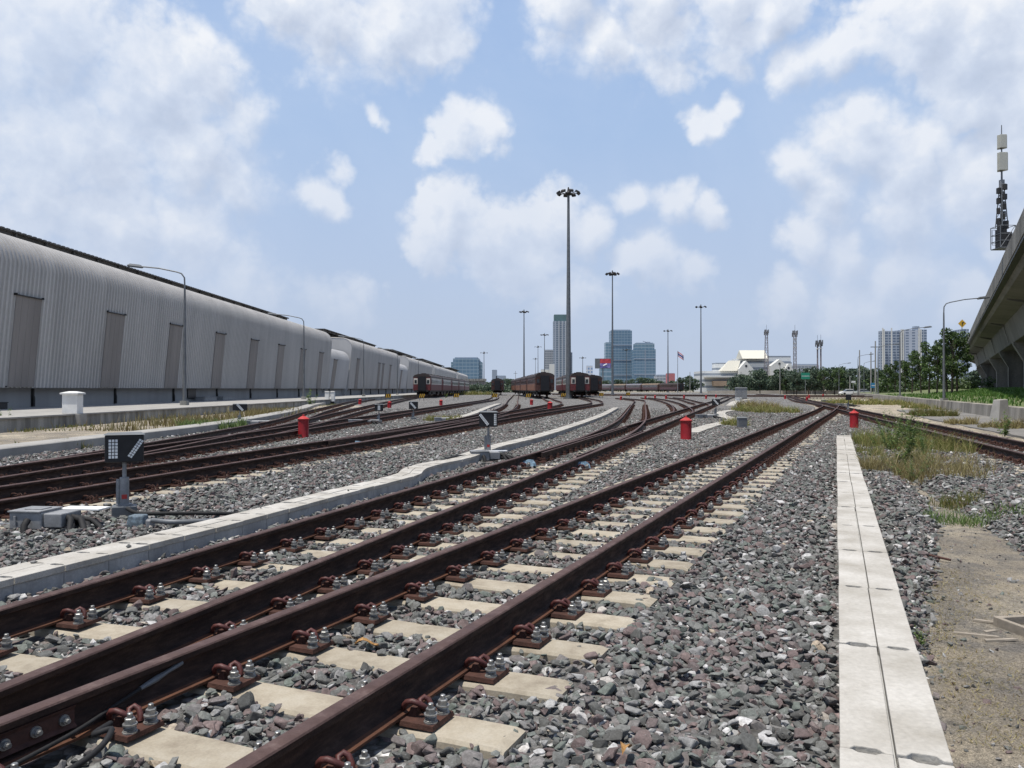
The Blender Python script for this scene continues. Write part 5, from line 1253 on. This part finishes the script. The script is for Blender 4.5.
fl.build('flag', fm, t, recalc=False)
# telecom towers (lattice)
def lattice(label, u, Y, vt, w0, w1, drum):
    t = empty('telecom_tower', (X_at(u, Y), Y, 0), label=label, cat='telecom tower', group='telecom towers behind the trees'); H = z_at(vt, Y)
    mb = MB(); n = 12
    def cr(k): w = (w0 + (w1 - w0) * k / n) / 2; return [(-w, -w, H * k / n), (w, -w, H * k / n), (w, w, H * k / n), (-w, w, H * k / n)]
    for k in range(n):
        a, b = cr(k), cr(k + 1)
        for j in range(4): mb.tube([a[j], b[j]], .13, 4); mb.tube([a[j], b[(j + 1) % 4]], .07, 4); mb.tube([b[j], b[(j + 1) % 4]], .07, 4)
    mb.build('lattice', mat('tower_paint', (.22, .20, .22), .7, .4, .25, 0, fine=1), t)
    for k in range(6):
        a = k * 1.047; mb = MB(); r = .8 + w1 * .4; zc = H - .8 - (k % 2) * 1.2; mb.box(-.25, .25, -.18, .18, -1.1, 1.1, M4=Matrix.Translation((r * math.cos(a), r * math.sin(a), zc))); mb.tube([(0, 0, zc), (r * math.cos(a), r * math.sin(a), zc)], .07, 4); mb.build('antenna', M['galv_dark'], t)
    mb = MB(); mb.tube([(0, 0, H), (0, 0, H + 3.2)], .08, 4); mb.build('spike', M['galv_dark'], t)
    for k in range(drum):
        mb = MB(); mb.lathe([(.7, 0), (.75, .3), (.7, .5)], 8, (0, 0, H - 4.5 - 2.2 * k)); mb.build('dish', M['cream_wall'], t)
lattice('lattice telecom tower rising behind the cream roofed terminal', 766.5, 480, 330, 3.0, 1.0, 0)
lattice('darker telecom tower with stacked dishes right of the terminal', 795, 420, 331, 1.4, 1.2, 3)
lattice('left one of the two slim telecom poles behind the far trees', 817.6, 430, 341, .5, .4, 1)
lattice('right one of the two slim telecom poles behind the far trees', 820.9, 430, 340.5, .5, .4, 1)
# plain poles along the road
for i, (u, vt, Y, lb) in enumerate(((875.5, 341, 150, 'tall concrete utility pole left of the twin block'), (871, 352, 170, 'thin utility pole near the tall concrete one'), (859.6, 350, 180, 'thin utility pole in the middle of the far road trees'), (850, 376, 220, 'short thin post in the far road trees'), (741, 372, 260, 'short thin pole before the trees left of the cabinet'),
                                   (780, 364, 250, 'thin pole before the terminal building'), (812, 372, 240, 'short thin pole near the green sign'), (690, 372, 330, 'short pole behind the light mast by the terminal'), (515.5, 371, 380, 'thin cross-armed utility pole above the distant trees'))):
    h = z_at(vt, Y); t = empty('utility_pole', (X_at(u, Y), Y, -.3), label=lb, cat='utility pole', group='utility poles')
    mb = MB(); mb.tube([(0, 0, 0), (0, 0, h + .3)], [.17, .11], 6); mb.build('pole', M['concrete'], t)
    if i in (0, 8):
        mb = MB(); mb.box(-.9, .9, -.06, .06, h - .9, h - .75); mb.build('crossarm', M['galv_dark'], t)
# signs and cars by the far road
for (u, v, Y, mt, w, hgt, lb) in ((805.5, 376, 215, 'green_sign', 2.3, 1.7, 'green road sign panel on a post before the far trees'), (873.5, 385.5, 150, 'blue_sign', 1.05, .95, 'small blue road sign beside the roadside grass'), (853.5, 382, 180, 'white', .9, .45, 'small white road sign on a thin post')):
    t = empty('road_sign', (X_at(u, Y), Y, -.2), label=lb, cat='road sign'); z = z_at(v, Y) + .2
    mb = MB(); mb.box(-w / 2, w / 2, -.04, .04, z - hgt / 2, z + hgt / 2); mb.build('panel', M[mt], t, bevel=.02)
    mb = MB(); mb.box(-w / 2 + .15, w / 2 - .15, -.05, -.041, z - .08, z + .05); mb.build('legend', M['white'], t)
    mb = MB(); mb.tube([(0, .06, 0), (0, .06, z)], .06, 6); mb.build('post', M['galv'], t)
def car_proto():
    t = empty('parked_car', (0, 0, 0)); mb = MB(); L, W = 4.3, 1.75
    sec = [(-2.15, .35, .62, .78), (-2.05, .3, .80, .82), (-1.1, .28, .92, .86), (1.3, .28, .95, .86), (2.0, .3, .86, .82), (2.15, .35, .65, .78)]
    for x, z0, z1, w in sec: mb.v += [(x, -w, z0), (x, w, z0), (x, w * .97, z1), (x, -w * .97, z1)]
    for i in range(5):
        for j in range(4): mb.f.append((i * 4 + j, i * 4 + (j + 1) % 4, i * 4 + 4 + (j + 1) % 4, i * 4 + 4 + j)); mb.m.append(0)
    mb.f += [(3, 2, 1, 0), (20, 21, 22, 23)]; mb.m += [0, 0]; mb.build('body', M['white'], t, smooth=35)
    mb = MB(); mb.frus((-1.25, 1.65, -.8, .8), (-.55, 1.1, -.62, .62), .93, 1.42); mb.build('window', M['glass_dark'], t)
    mb = MB(); mb.frus((-.57, 1.12, -.63, .63), (-.45, 1.0, -.56, .56), 1.42, 1.47); mb.build('roof', M['white'], t)
    for x in (-1.35, 1.35):
        for s in (-1, 1): mb = MB(); mb.tube([(x, s * .70, .31), (x, s * .88, .31)], .31, 12); mb.build('wheel', M['dark'], t)
    return t
cp = car_proto(); CM = {}
mc2 = mat('car_silver', (.38, .39, .40), .35, .05, 1, 0)
for i, (u, v, Y, rz, lb, s) in enumerate(((848.5, 392.2, 205, 0, 'white sedan parked left of the small white road sign', 1.), (862, 392.2, 215, .1, 'silver sedan parked just right of the white sedan', 1.), (884, 388.2, 210, 0, 'white sedan passing behind the grass bank near the second lamp', 1.),
                                          (793, 391, 300, .2, 'white high-roofed van on the far road', 1.05), (776, 393, 300, .1, 'silver car beside the red bollard before the far trees', 1.1), (899, 388.2, 190, .0, 'white car just right of the second street lamp base', 1.))):
    o = cp if i == 0 else copy_tree(cp); z = z_at(v, Y)
    o.location = (X_at(u, Y), Y, z if i in (2, 5) else -.28); o.rotation_euler[2] = rz; o.scale = (s, s, s * (1.25 if i == 3 else 1)); tag(o, lb, 'car', 'cars by the far road')
    if i in (1, 4):
        for c in o.children:
            if c.name.split('.')[0] in ('body', 'roof'): c.material_slots[0].link = 'OBJECT'; c.material_slots[0].material = mc2
# fence line along the far yard
mb = MB()
x0, x1, Y = X_at(700, 260), X_at(835, 260), 250
mb.box(x0, x1, Y, Y + .2, -.4, .75); t = mb.build('boundary_wall', mat('pale_wall', (.50, .45, .38), .9, .2, .2, 0, fine=2)); tag(t, 'long pale boundary wall in front of the far trees', 'wall')

# ------------------------------------------------------------------ plants
def weed_proto(name, seed, H, stems, mt, leafn=26, ls=.05, spread=.18):
    rg = np.random.default_rng(seed); t = empty(name, (0, 0, 0)); mb = MB(); V, Fc = [], []
    for s in range(stems):
        a = rg.uniform(0, 6.28); ln = rg.uniform(.6, 1.) * H; bx_, by_ = math.cos(a) * spread * rg.uniform(.3, 1.6), math.sin(a) * spread * rg.uniform(.3, 1.6)
        P_ = [np.array([bx_ * .2, by_ * .2, 0]), np.array([bx_ * .8, by_ * .8, ln * .45]), np.array([bx_ * 1.5, by_ * 1.5, ln])]
        mb.tube([tuple(p) for p in P_], [.007, .005, .002], 5)
        for k in range(leafn):
            f = rg.uniform(.12, 1.); p = P_[0] + (P_[2] - P_[0]) * f + rg.normal(size=3) * .015; d = rg.normal(size=3); d[2] = abs(d[2]) * .4 - .1; d /= np.linalg.norm(d)
            side = np.cross(d, [0, 0, 1]); side /= np.linalg.norm(side) + 1e-6; L_ = ls * rg.uniform(.6, 1.6) * (1.2 - .5 * f); o = len(V)
            V += [tuple(p), tuple(p + d * L_ * .5 + side * L_ * .27), tuple(p + d * L_ + np.array([0, 0, -.25 * L_])), tuple(p + d * L_ * .5 - side * L_ * .27)]; Fc.append((o, o + 1, o + 2, o + 3))
    mb.build('stem', M['weed'], t)
    me = bpy.data.meshes.new('leaves'); me.from_pydata(V, [], Fc); me.materials.append(mt); o = bpy.data.objects.new('leaves', me); COL.objects.link(o); o.parent = t; return t
wp = [weed_proto('tall_weed', 5, 1.35, 8, M['weed'], 75, .07, .26), weed_proto('tall_weed', 6, .85, 10, M['weed'], 55, .06, .36), weed_proto('leafy_shrub', 8, .95, 6, M['weed'], 34, .11, .2)]
uw = set()
for i, (k, u, v, s, lb) in enumerate(((0, 903, 470, 1.0, 'tallest thin weed rising among the dry grass right of the concrete lids'), (0, 893, 455, .95, 'upright weed just left of the tallest one'), (1, 880, 452, .9, 'bushy weed nearest to the end of the concrete lids'), (0, 915, 452, .85, 'leaning weed on the right side of the weed patch'),
                                      (1, 905, 440, 1.0, 'spreading weed behind the tallest weed'), (1, 890, 440, .9, 'low spreading weed just past the end of the lids'), (1, 873, 470, .6, 'small weed tucked against the concrete lids'), (0, 925, 462, .6, 'short weed at the right side of the dry grass'), (1, 912, 480, .6, 'low weed in front of the dry grass patch'),
                                      (2, 1004, 436, .95, 'broad leaved shrub beyond the right track near the concrete block'), (2, 921, 642, .13, 'tiny bright green plant at the edge of the concrete lids in the foreground'), (2, 3, 429, 1.0, 'green shrub at the far left edge against the retaining wall'), (2, 311, 407, 1.6, 'green shrub on the kerb left of the utility boxes'), (2, 446, 398, 1.0, 'low green plant beside the long train'))):
    z = -.35 if u > 840 else -.22
    x, y = gp(u, v, z); pr = wp[k]; o = pr if k not in uw else copy_tree(pr); uw.add(k); o.location = (x, y, z - .02); o.scale = (s,) * 3; o.rotation_euler[2] = i * 1.3; tag(o, lb, 'plant', 'weeds and shrubs')
def patch(cx, cy, rx, ry, z, rot=0., clump=.16):
    def fn(rg, n):
        out = []; K = max(4, n // 38); cs = []
        while len(cs) < K:
            a, b = rg.uniform(-1, 1), rg.uniform(-1, 1)
            if a * a + b * b < rg.uniform(.35, 1.): cs.append((a, b, rg.uniform(.45, 1.25)))
        c, s = math.cos(rot), math.sin(rot)
        for i in range(n):
            a, b, hs = cs[int(rg.integers(K))]; a += rg.normal() * clump / rx * .55; b += rg.normal() * clump / ry * .55
            a *= rx; b *= ry; x_ = cx + a * c - b * s; y_ = cy + a * s + b * c
            if .01 + .405 * y_ - .12 < x_ < tr_right(y_) + .04 and y_ < 23 and cx > 0: continue
            if abs(x_ - cA(y_)) < 1.0 and 2 < y_ < 55: continue
            out.append((x_, y_, z if z is not None else float(max(dirt_z(x_, y_), ballast_z(x_, y_))) - .01, rg.uniform(.5, 1.1) * hs))
        return out
    return fn
def G(u, v, z=-.35): return gp(u, v, z)
def pg(lb, u, v, rx, ry, n, mt, h, w=.006, z=None, seed=1, rot=0., clump=.16, bend=1.0):
    x, y = gp(u, v, z if z is not None else -.36); blades('grass', lb, n, patch(x, y, rx, ry, z, rot, clump), M[mt], h, w, seed=seed, bend=bend)
pg('dry yellow grass tangled right of the concrete lids', 920, 478, 1.25, 1.5, 3600, 'drygrass', (.10, .44), .0045, seed=3)
pg('mixed green grass around the tall weeds', 903, 452, 1.15, 3.2, 4200, 'mixgrass', (.12, .50), .0055, seed=4)
pg('green grass tufts at the near end of the weed patch', 958, 505, .28, .22, 420, 'mixgrass', (.10, .26), .005, seed=5)
pg('thin green tufts along the lid edge', 879, 462, .3, 2.0, 900, 'mixgrass', (.10, .38), .005, seed=6)
pg('dry tufts on the stones by the right track', 935, 466, .6, 1.0, 500, 'drygrass', (.08, .3), .005, seed=7)
blades('dead_thatch', 'matted dead grass thatch on the sandy dirt right of the concrete lids', 5200, lambda rg, n: [(x_, y_, float(dirt_z(x_, y_)) + .004, rg.uniform(.5, 1.2)) for x_, y_ in ((tr_right(v_) + .12 + rg.gamma(1.6, .28), v_) for v_ in rg.uniform(2.6, 7.2, n)) if math.sin(x_ * 5 + 1) + math.cos(y_ * 3.1) > -.7], M['drygrass'], (.008, .022), .0022, seed=41, bend=3.2, cat='thatch')
pg('sparse tufts in the stones at the right edge', 990, 520, 1.0, .5, 500, 'weed', (.08, .25), .005, seed=8)
pg('yellow-green weeds between the middle switch and the cabinets', 764, 412, 1.9, 4.5, 3600, 'mixgrass', (.12, .55), .014, z=-.24, seed=9)
pg('brown tinged top of the weeds before the cabinets', 757, 408, 1.5, 4., 1800, 'drygrass', (.3, .75), .018, z=-.24, seed=10)
pg('small green weeds beside the junction post', 736, 426, .55, .9, 1300, 'mixgrass', (.15, .4), .012, z=-.24, seed=11)
pg('dry grass on the service road edge beyond the right track', 932, 416, 1.0, 2.2, 2600, 'mixgrass', (.2, .55), .014, z=-.34, seed=12)
pg('dry tuft between the service road and the right track', 963, 424, .7, 1., 900, 'drygrass', (.15, .4), .012, z=-.34, seed=13)
pg('reddish dry grass at the far right edge', 1012, 428, 1.4, 1.4, 1800, 'drygrass', (.15, .45), .012, z=-.34, seed=14)
pg('dry grass along the foot of the low wall', 950, 409, 3., 8., 4200, 'mixgrass', (.15, .55), .02, z=-.36, seed=15)
pg('yellow dry grass along the right road verge', 880, 404, 5.5, 16., 5200, 'mixgrass', (.2, .6), .035, z=-.36, seed=16, clump=.5)
pg('rust coloured dry grass by the leaning block', 1015, 413, 1.6, 2.5, 1600, 'drygrass', (.3, .8), .02, z=-.36, seed=17)
def strip(rg, n):
    out = []
    for i in range(n):
        y = rg.uniform(20, 75); xx = rg.choice([-16.6 + rg.normal() * .3, -15.3 + rg.normal() * .7, -12.2 - max(0, y - 40) * .12 + rg.normal() * .7])
        if math.sin(y * 1.9) + math.sin(y * .67 + 1) + math.sin(xx * 3.) * .5 + rg.normal() * .3 < .55: continue
        out.append((xx, y, -.22, 1.))
    return out
blades('grass', 'dry yellow grass strip in front of the stained retaining wall', 6500, strip, M['mixgrass'], (.04, .16), .016, seed=21)
def strip2(rg, n):
    return [(-13.3 + rg.normal() * .9 - max(0, y - 40) * .1, y, -.22, .5 + .7 * abs(math.sin(y * 2.3))) for y in rg.uniform(27, 52, n) if math.sin(y * 1.45) + math.sin(y * .6) > -.5]
blades('grass', 'brownish dry grass behind the small left signal', 4200, strip2, M['drygrass'], (.12, .5), .016, seed=22)
pg('light green weeds by the small left signal', 212, 428, 1.2, 2.4, 1800, 'weed', (.15, .45), .014, z=-.22, seed=23)
pg('low weeds between the left fork tracks', 443, 421, .9, 1.8, 1500, 'mixgrass', (.12, .38), .012, z=-.24, seed=24)
pg('tuft of grass at the foot of the low kerb', 73, 449, .35, .5, 500, 'mixgrass', (.1, .3), .007, z=-.24, seed=25)
pg('yellow-green weeds beside the end of the long train', 470, 395, 6, 12, 2500, 'mixgrass', (.4, 1.2), .06, z=-.3, seed=26, clump=1.)

# ------------------------------------------------------------------ debris near the soil patch
cable('metal_rod', 'thin dark rod lying across the dirt right of the concrete lids', [(3.56, 8.02, -.27), (3.8, 7.75, -.32), (4.08, 7.45, -.36)], .011, 'rust', 'rod')
t = empty('timber_frame', (X_at(1036, 5.45), 5.45, -.44), rz=R(10), label='small grey wooden frame box half in the dirt at the right edge', cat='wooden frame')
for a in ((-.20, .20, -.16, -.12), (-.20, .20, .12, .16), (-.20, -.165, -.118, .118), (.165, .20, -.118, .118)):
    mb = MB(); mb.box(*a, -.02, .09); mb.build('board', M['wood'], t, bevel=.004)
mb = MB(); mb.box(-.17, .17, -.12, .12, -.02, .0); mb.build('bottom', M['dark'], t)
for i, (u, v, L, rz, lb) in enumerate(((985, 618, .16, -.5, 'short pale board scrap left of the wooden frame'), (990, 627, .13, .4, 'smaller pale scrap beside the wooden frame'), (1000, 637, .24, .15, 'split board below the wooden frame'), (975, 632, .28, -.35, 'grey stick lying in the dirt near the frame'))):
    x, y = gp(u, v, -.38); mb = MB(); mb.add([(-L / 2, -.018, 0), (L / 2, -.010, 0), (L / 2 - .02, .016, 0), (-L / 2 + .015, .02, 0), (-L / 2, -.016, .014), (L / 2, -.008, .01), (L / 2 - .02, .014, .012), (-L / 2 + .015, .018, .014)], [(3, 2, 1, 0), (4, 5, 6, 7), (0, 1, 5, 4), (1, 2, 6, 5), (2, 3, 7, 6), (3, 0, 4, 7)])
    tag(mb.build('wood_scrap', M['wood'], loc=(x, y, float(dirt_z(x, y)) + .004), rz=rz), lb, 'wood scrap', 'wood scraps in the dirt')
lf = mat('dead_leaf', (.36, .20, .07), .7, .3, 60, .2)
for i, (u, v, rz, lb) in enumerate(((367, 647, .3, 'curled orange leaf on the stones between the near rails'), (626, 753, 1.2, 'small orange leaf in the stones at the bottom of the picture'))):
    x, y = gp(u, v, -.2); mb = MB(); n = 7
    for k in range(n):
        s = k / (n - 1); w = .022 * math.sin(math.pi * min(.98, max(.03, s))); mb.v += [(s * .13 - .065, -w, .02 * math.sin(s * 5)), (s * .13 - .065, 0, .012 + .02 * math.sin(s * 5) - .02), (s * .13 - .065, w, .02 * math.sin(s * 5) + .004)]
    for k in range(n - 1): mb.f += [(k * 3, k * 3 + 1, k * 3 + 4, k * 3 + 3), (k * 3 + 1, k * 3 + 2, k * 3 + 5, k * 3 + 4)]; mb.m += [0, 0]
    tag(mb.build('dead_leaf', lf, loc=(x, y, -.17), rz=rz, recalc=False), lb, 'leaf')

# ------------------------------------------------------------------ ballast stones
def rocks():
    c = bpy.data.collections.new('stone_kinds'); rg = np.random.default_rng(5)
    for k in range(14):
        n = 15; p = rg.normal(size=(n, 3)); p /= np.linalg.norm(p, axis=1)[:, None]; p *= rg.uniform(.72, 1.1, size=(n, 1)); p *= np.array([1., rg.uniform(.6, .88), rg.uniform(.40, .66)])
        bm = bmesh.new()
        for q in p: bm.verts.new(q)
        r = bmesh.ops.convex_hull(bm, input=bm.verts)
        bmesh.ops.delete(bm, geom=[g for g in r['geom_interior'] if isinstance(g, bmesh.types.BMVert)], context='VERTS')
        bmesh.ops.bevel(bm, geom=list(bm.edges), offset=.045, segments=1, affect='EDGES')
        bmesh.ops.recalc_face_normals(bm, faces=bm.faces)
        me = bpy.data.meshes.new('stone'); bm.to_mesh(me); bm.free(); me.materials.append(M['stone']); o = bpy.data.objects.new('stone', me); c.objects.link(o)
    return c
def scatter(name, label, P, Rt, S, coll):
    me = bpy.data.meshes.new(name); me.from_pydata(P.tolist(), [], [])
    a = me.attributes.new('rot', 'FLOAT_VECTOR', 'POINT'); a.data.foreach_set('vector', Rt.astype(np.float32).ravel())
    a = me.attributes.new('scl', 'FLOAT', 'POINT'); a.data.foreach_set('value', S.astype(np.float32))
    o = bpy.data.objects.new(name, me); COL.objects.link(o); tag(o, label, 'ballast', kind='stuff')
    ng = bpy.data.node_groups.new(name, 'GeometryNodeTree'); ng.interface.new_socket('Geometry', in_out='INPUT', socket_type='NodeSocketGeometry'); ng.interface.new_socket('Geometry', in_out='OUTPUT', socket_type='NodeSocketGeometry')
    N, Lk = ng.nodes, ng.links; gi = N.new('NodeGroupInput'); go = N.new('NodeGroupOutput'); ip = N.new('GeometryNodeInstanceOnPoints'); ci = N.new('GeometryNodeCollectionInfo')
    ci.inputs['Collection'].default_value = coll; ci.inputs['Separate Children'].default_value = True; ci.inputs['Reset Children'].default_value = True
    ip.inputs['Pick Instance'].default_value = True
    r = N.new('GeometryNodeInputNamedAttribute'); r.data_type = 'FLOAT_VECTOR'; r.inputs[0].default_value = 'rot'; s = N.new('GeometryNodeInputNamedAttribute'); s.data_type = 'FLOAT'; s.inputs[0].default_value = 'scl'
    ri = N.new('FunctionNodeRandomValue'); ri.data_type = 'INT'; ri.inputs[4].default_value = 0; ri.inputs[5].default_value = 13
    er = N.new('FunctionNodeEulerToRotation')
    Lk.new(gi.outputs[0], ip.inputs['Points']); Lk.new(ci.outputs[0], ip.inputs['Instance']); Lk.new(r.outputs[0], er.inputs[0]); Lk.new(er.outputs[0], ip.inputs['Rotation']); Lk.new(s.outputs[0], ip.inputs['Scale']); Lk.new(ri.outputs[2], ip.inputs['Instance Index']); Lk.new(ip.outputs[0], go.inputs[0])
    md = o.modifiers.new('g', 'NODES'); md.node_group = ng; return o
def path_dist(path, x, y):
    d = np.full(x.shape, 1e9); sg = np.zeros(x.shape)
    P = path.p[::1]
    for a, b in zip(P[:-1], P[1:]):
        m = (y > min(a[1], b[1]) - 1.5) & (y < max(a[1], b[1]) + 1.5)
        if not m.any(): continue
        ab = b - a; L = np.linalg.norm(ab); t = np.clip(((x[m] - a[0]) * ab[0] + (y[m] - a[1]) * ab[1]) / L**2, 0, 1)
        dx_, dy_ = x[m] - a[0] - t * ab[0], y[m] - a[1] - t * ab[1]; dd = np.hypot(dx_, dy_); s_ = np.sign((x[m] - a[0]) * ab[1] - (y[m] - a[1]) * ab[0])
        cur = d[m]; upd = dd < cur; cur[upd] = dd[upd]; d[m] = cur; c2 = sg[m]; c2[upd] = s_[upd]; sg[m] = c2
    return d, sg
def make_stones():
    rg = np.random.default_rng(9); coll = rocks()
    def gen(y0, y1, dens, smin, smax, lay=0.):
        A = (y1 - y0) * (.78 * (y0 + y1) + 3.0); n = int(A * dens); y = np.sqrt(rg.uniform(y0**2, y1**2, n)) if y0 > .1 else y1 * np.sqrt(rg.uniform(0, 1, n))
        x = rg.uniform(-1, 1, n) * (.78 * y + 1.2); m = ballast_m(x, y); keep = m > -.15; keep &= rg.uniform(size=n) < np.clip((m + .25) / .45, .05, 1); x, y = x[keep], y[keep]
        ok = np.ones(x.shape, bool)
        for tp in TRACKS:
            d, sg = path_dist(tp, x, y); ok &= ~(np.abs(d - GA) < .095)
        for sxx, syy, dx, dy, a, b in SLEEPERS:
            if syy > y1 + 2 or syy < y0 - 2: continue
            m = (np.abs(x - sxx) < 1.2) & (np.abs(y - syy) < 1.2)
            if not m.any(): continue
            rx, ry = x[m] - sxx, y[m] - syy; s = rx * dx + ry * dy; l = rx * dy - ry * dx
            edge = np.where(l > 0, b - l, l - a); p = np.where(edge > .16, .995, np.where(edge > .0, .55 + edge * 2.5, 0)); bad = (np.abs(s) < .118) & (edge > 0) & (rg.uniform(size=s.shape) < p)
            q = ok[m]; q &= ~bad; ok[m] = q
        inT = (x > .015 + .405 * y - .03) & (x < .41 + .405 * y + .03) & (y < 22.7); ok &= ~inT
        d, sg = path_dist(TU, x, y); ok &= ~(d < .21)
        x, y = x[ok], y[ok]; n = len(x); S = rg.gamma(6, 1 / 6, n) * (smin + smax) / 2; S = np.clip(S, smin, smax * 1.25)
        z = ballast_z(x, y) + lay + rg.uniform(-.012, .014, n)
        # stones heap a little against the trough sides and between the tracks, lower beside rails
        P = np.c_[x, y, z]; Rt = np.c_[rg.normal(0, .42, n), rg.normal(0, .42, n), rg.uniform(0, 6.283, n)]
        return P, Rt, S
    parts = [gen(0, 7, 700, .017, .042), gen(0, 9, 250, .022, .048, .024), gen(7, 14, 460, .022, .046), gen(9, 18, 130, .028, .05, .022), gen(14, 24, 300, .026, .048), gen(24, 38, 170, .03, .055), gen(38, 60, 60, .04, .065)]
    P, Rt, S = [np.concatenate(q) for q in zip(*parts)]
    k = (P[:, 1] < 42) | (rg.uniform(size=len(P)) < np.clip((62 - P[:, 1]) / 20, 0, 1)); P, Rt, S = P[k], Rt[k], S[k]
    for t, l in ((6.0, -.08), (6.25, .03), (6.3, -.12), (6.7, -.10), (7.4, .12), (9.6, -.13), (11.2, .10), (14.1, -.09)):
        x, y, dx, dy = TU.at(t); P = np.vstack([P, [x + l * dy, y - l * dx, -.062]]); Rt = np.vstack([Rt, [.1, .1, t]]); S = np.append(S, .024 + .01 * (t % 1))
    # stray stones on the soil and a few on the trough lids
    n = 1500; y = rg.uniform(2.5, 14, n); x = tr_right(y) + .05 + rg.exponential(.55, n); z = dirt_z(x, y) + .004; k = (x < 2.5 + .304 * y + .6)
    P = np.concatenate([P, np.c_[x, y, z][k]]); Rt = np.concatenate([Rt, np.c_[rg.normal(0, .5, n), rg.normal(0, .5, n), rg.uniform(0, 6, n)][k]]); S = np.concatenate([S, (.005 + rg.exponential(.009, n).clip(0, .035))[k]])
    print('STONES', len(P)); scatter('ballast_stones', 'loose crushed ballast stones in grey, green-grey and maroon between the tracks', P, Rt, S, coll)
TU = Path(UP)
make_stones()
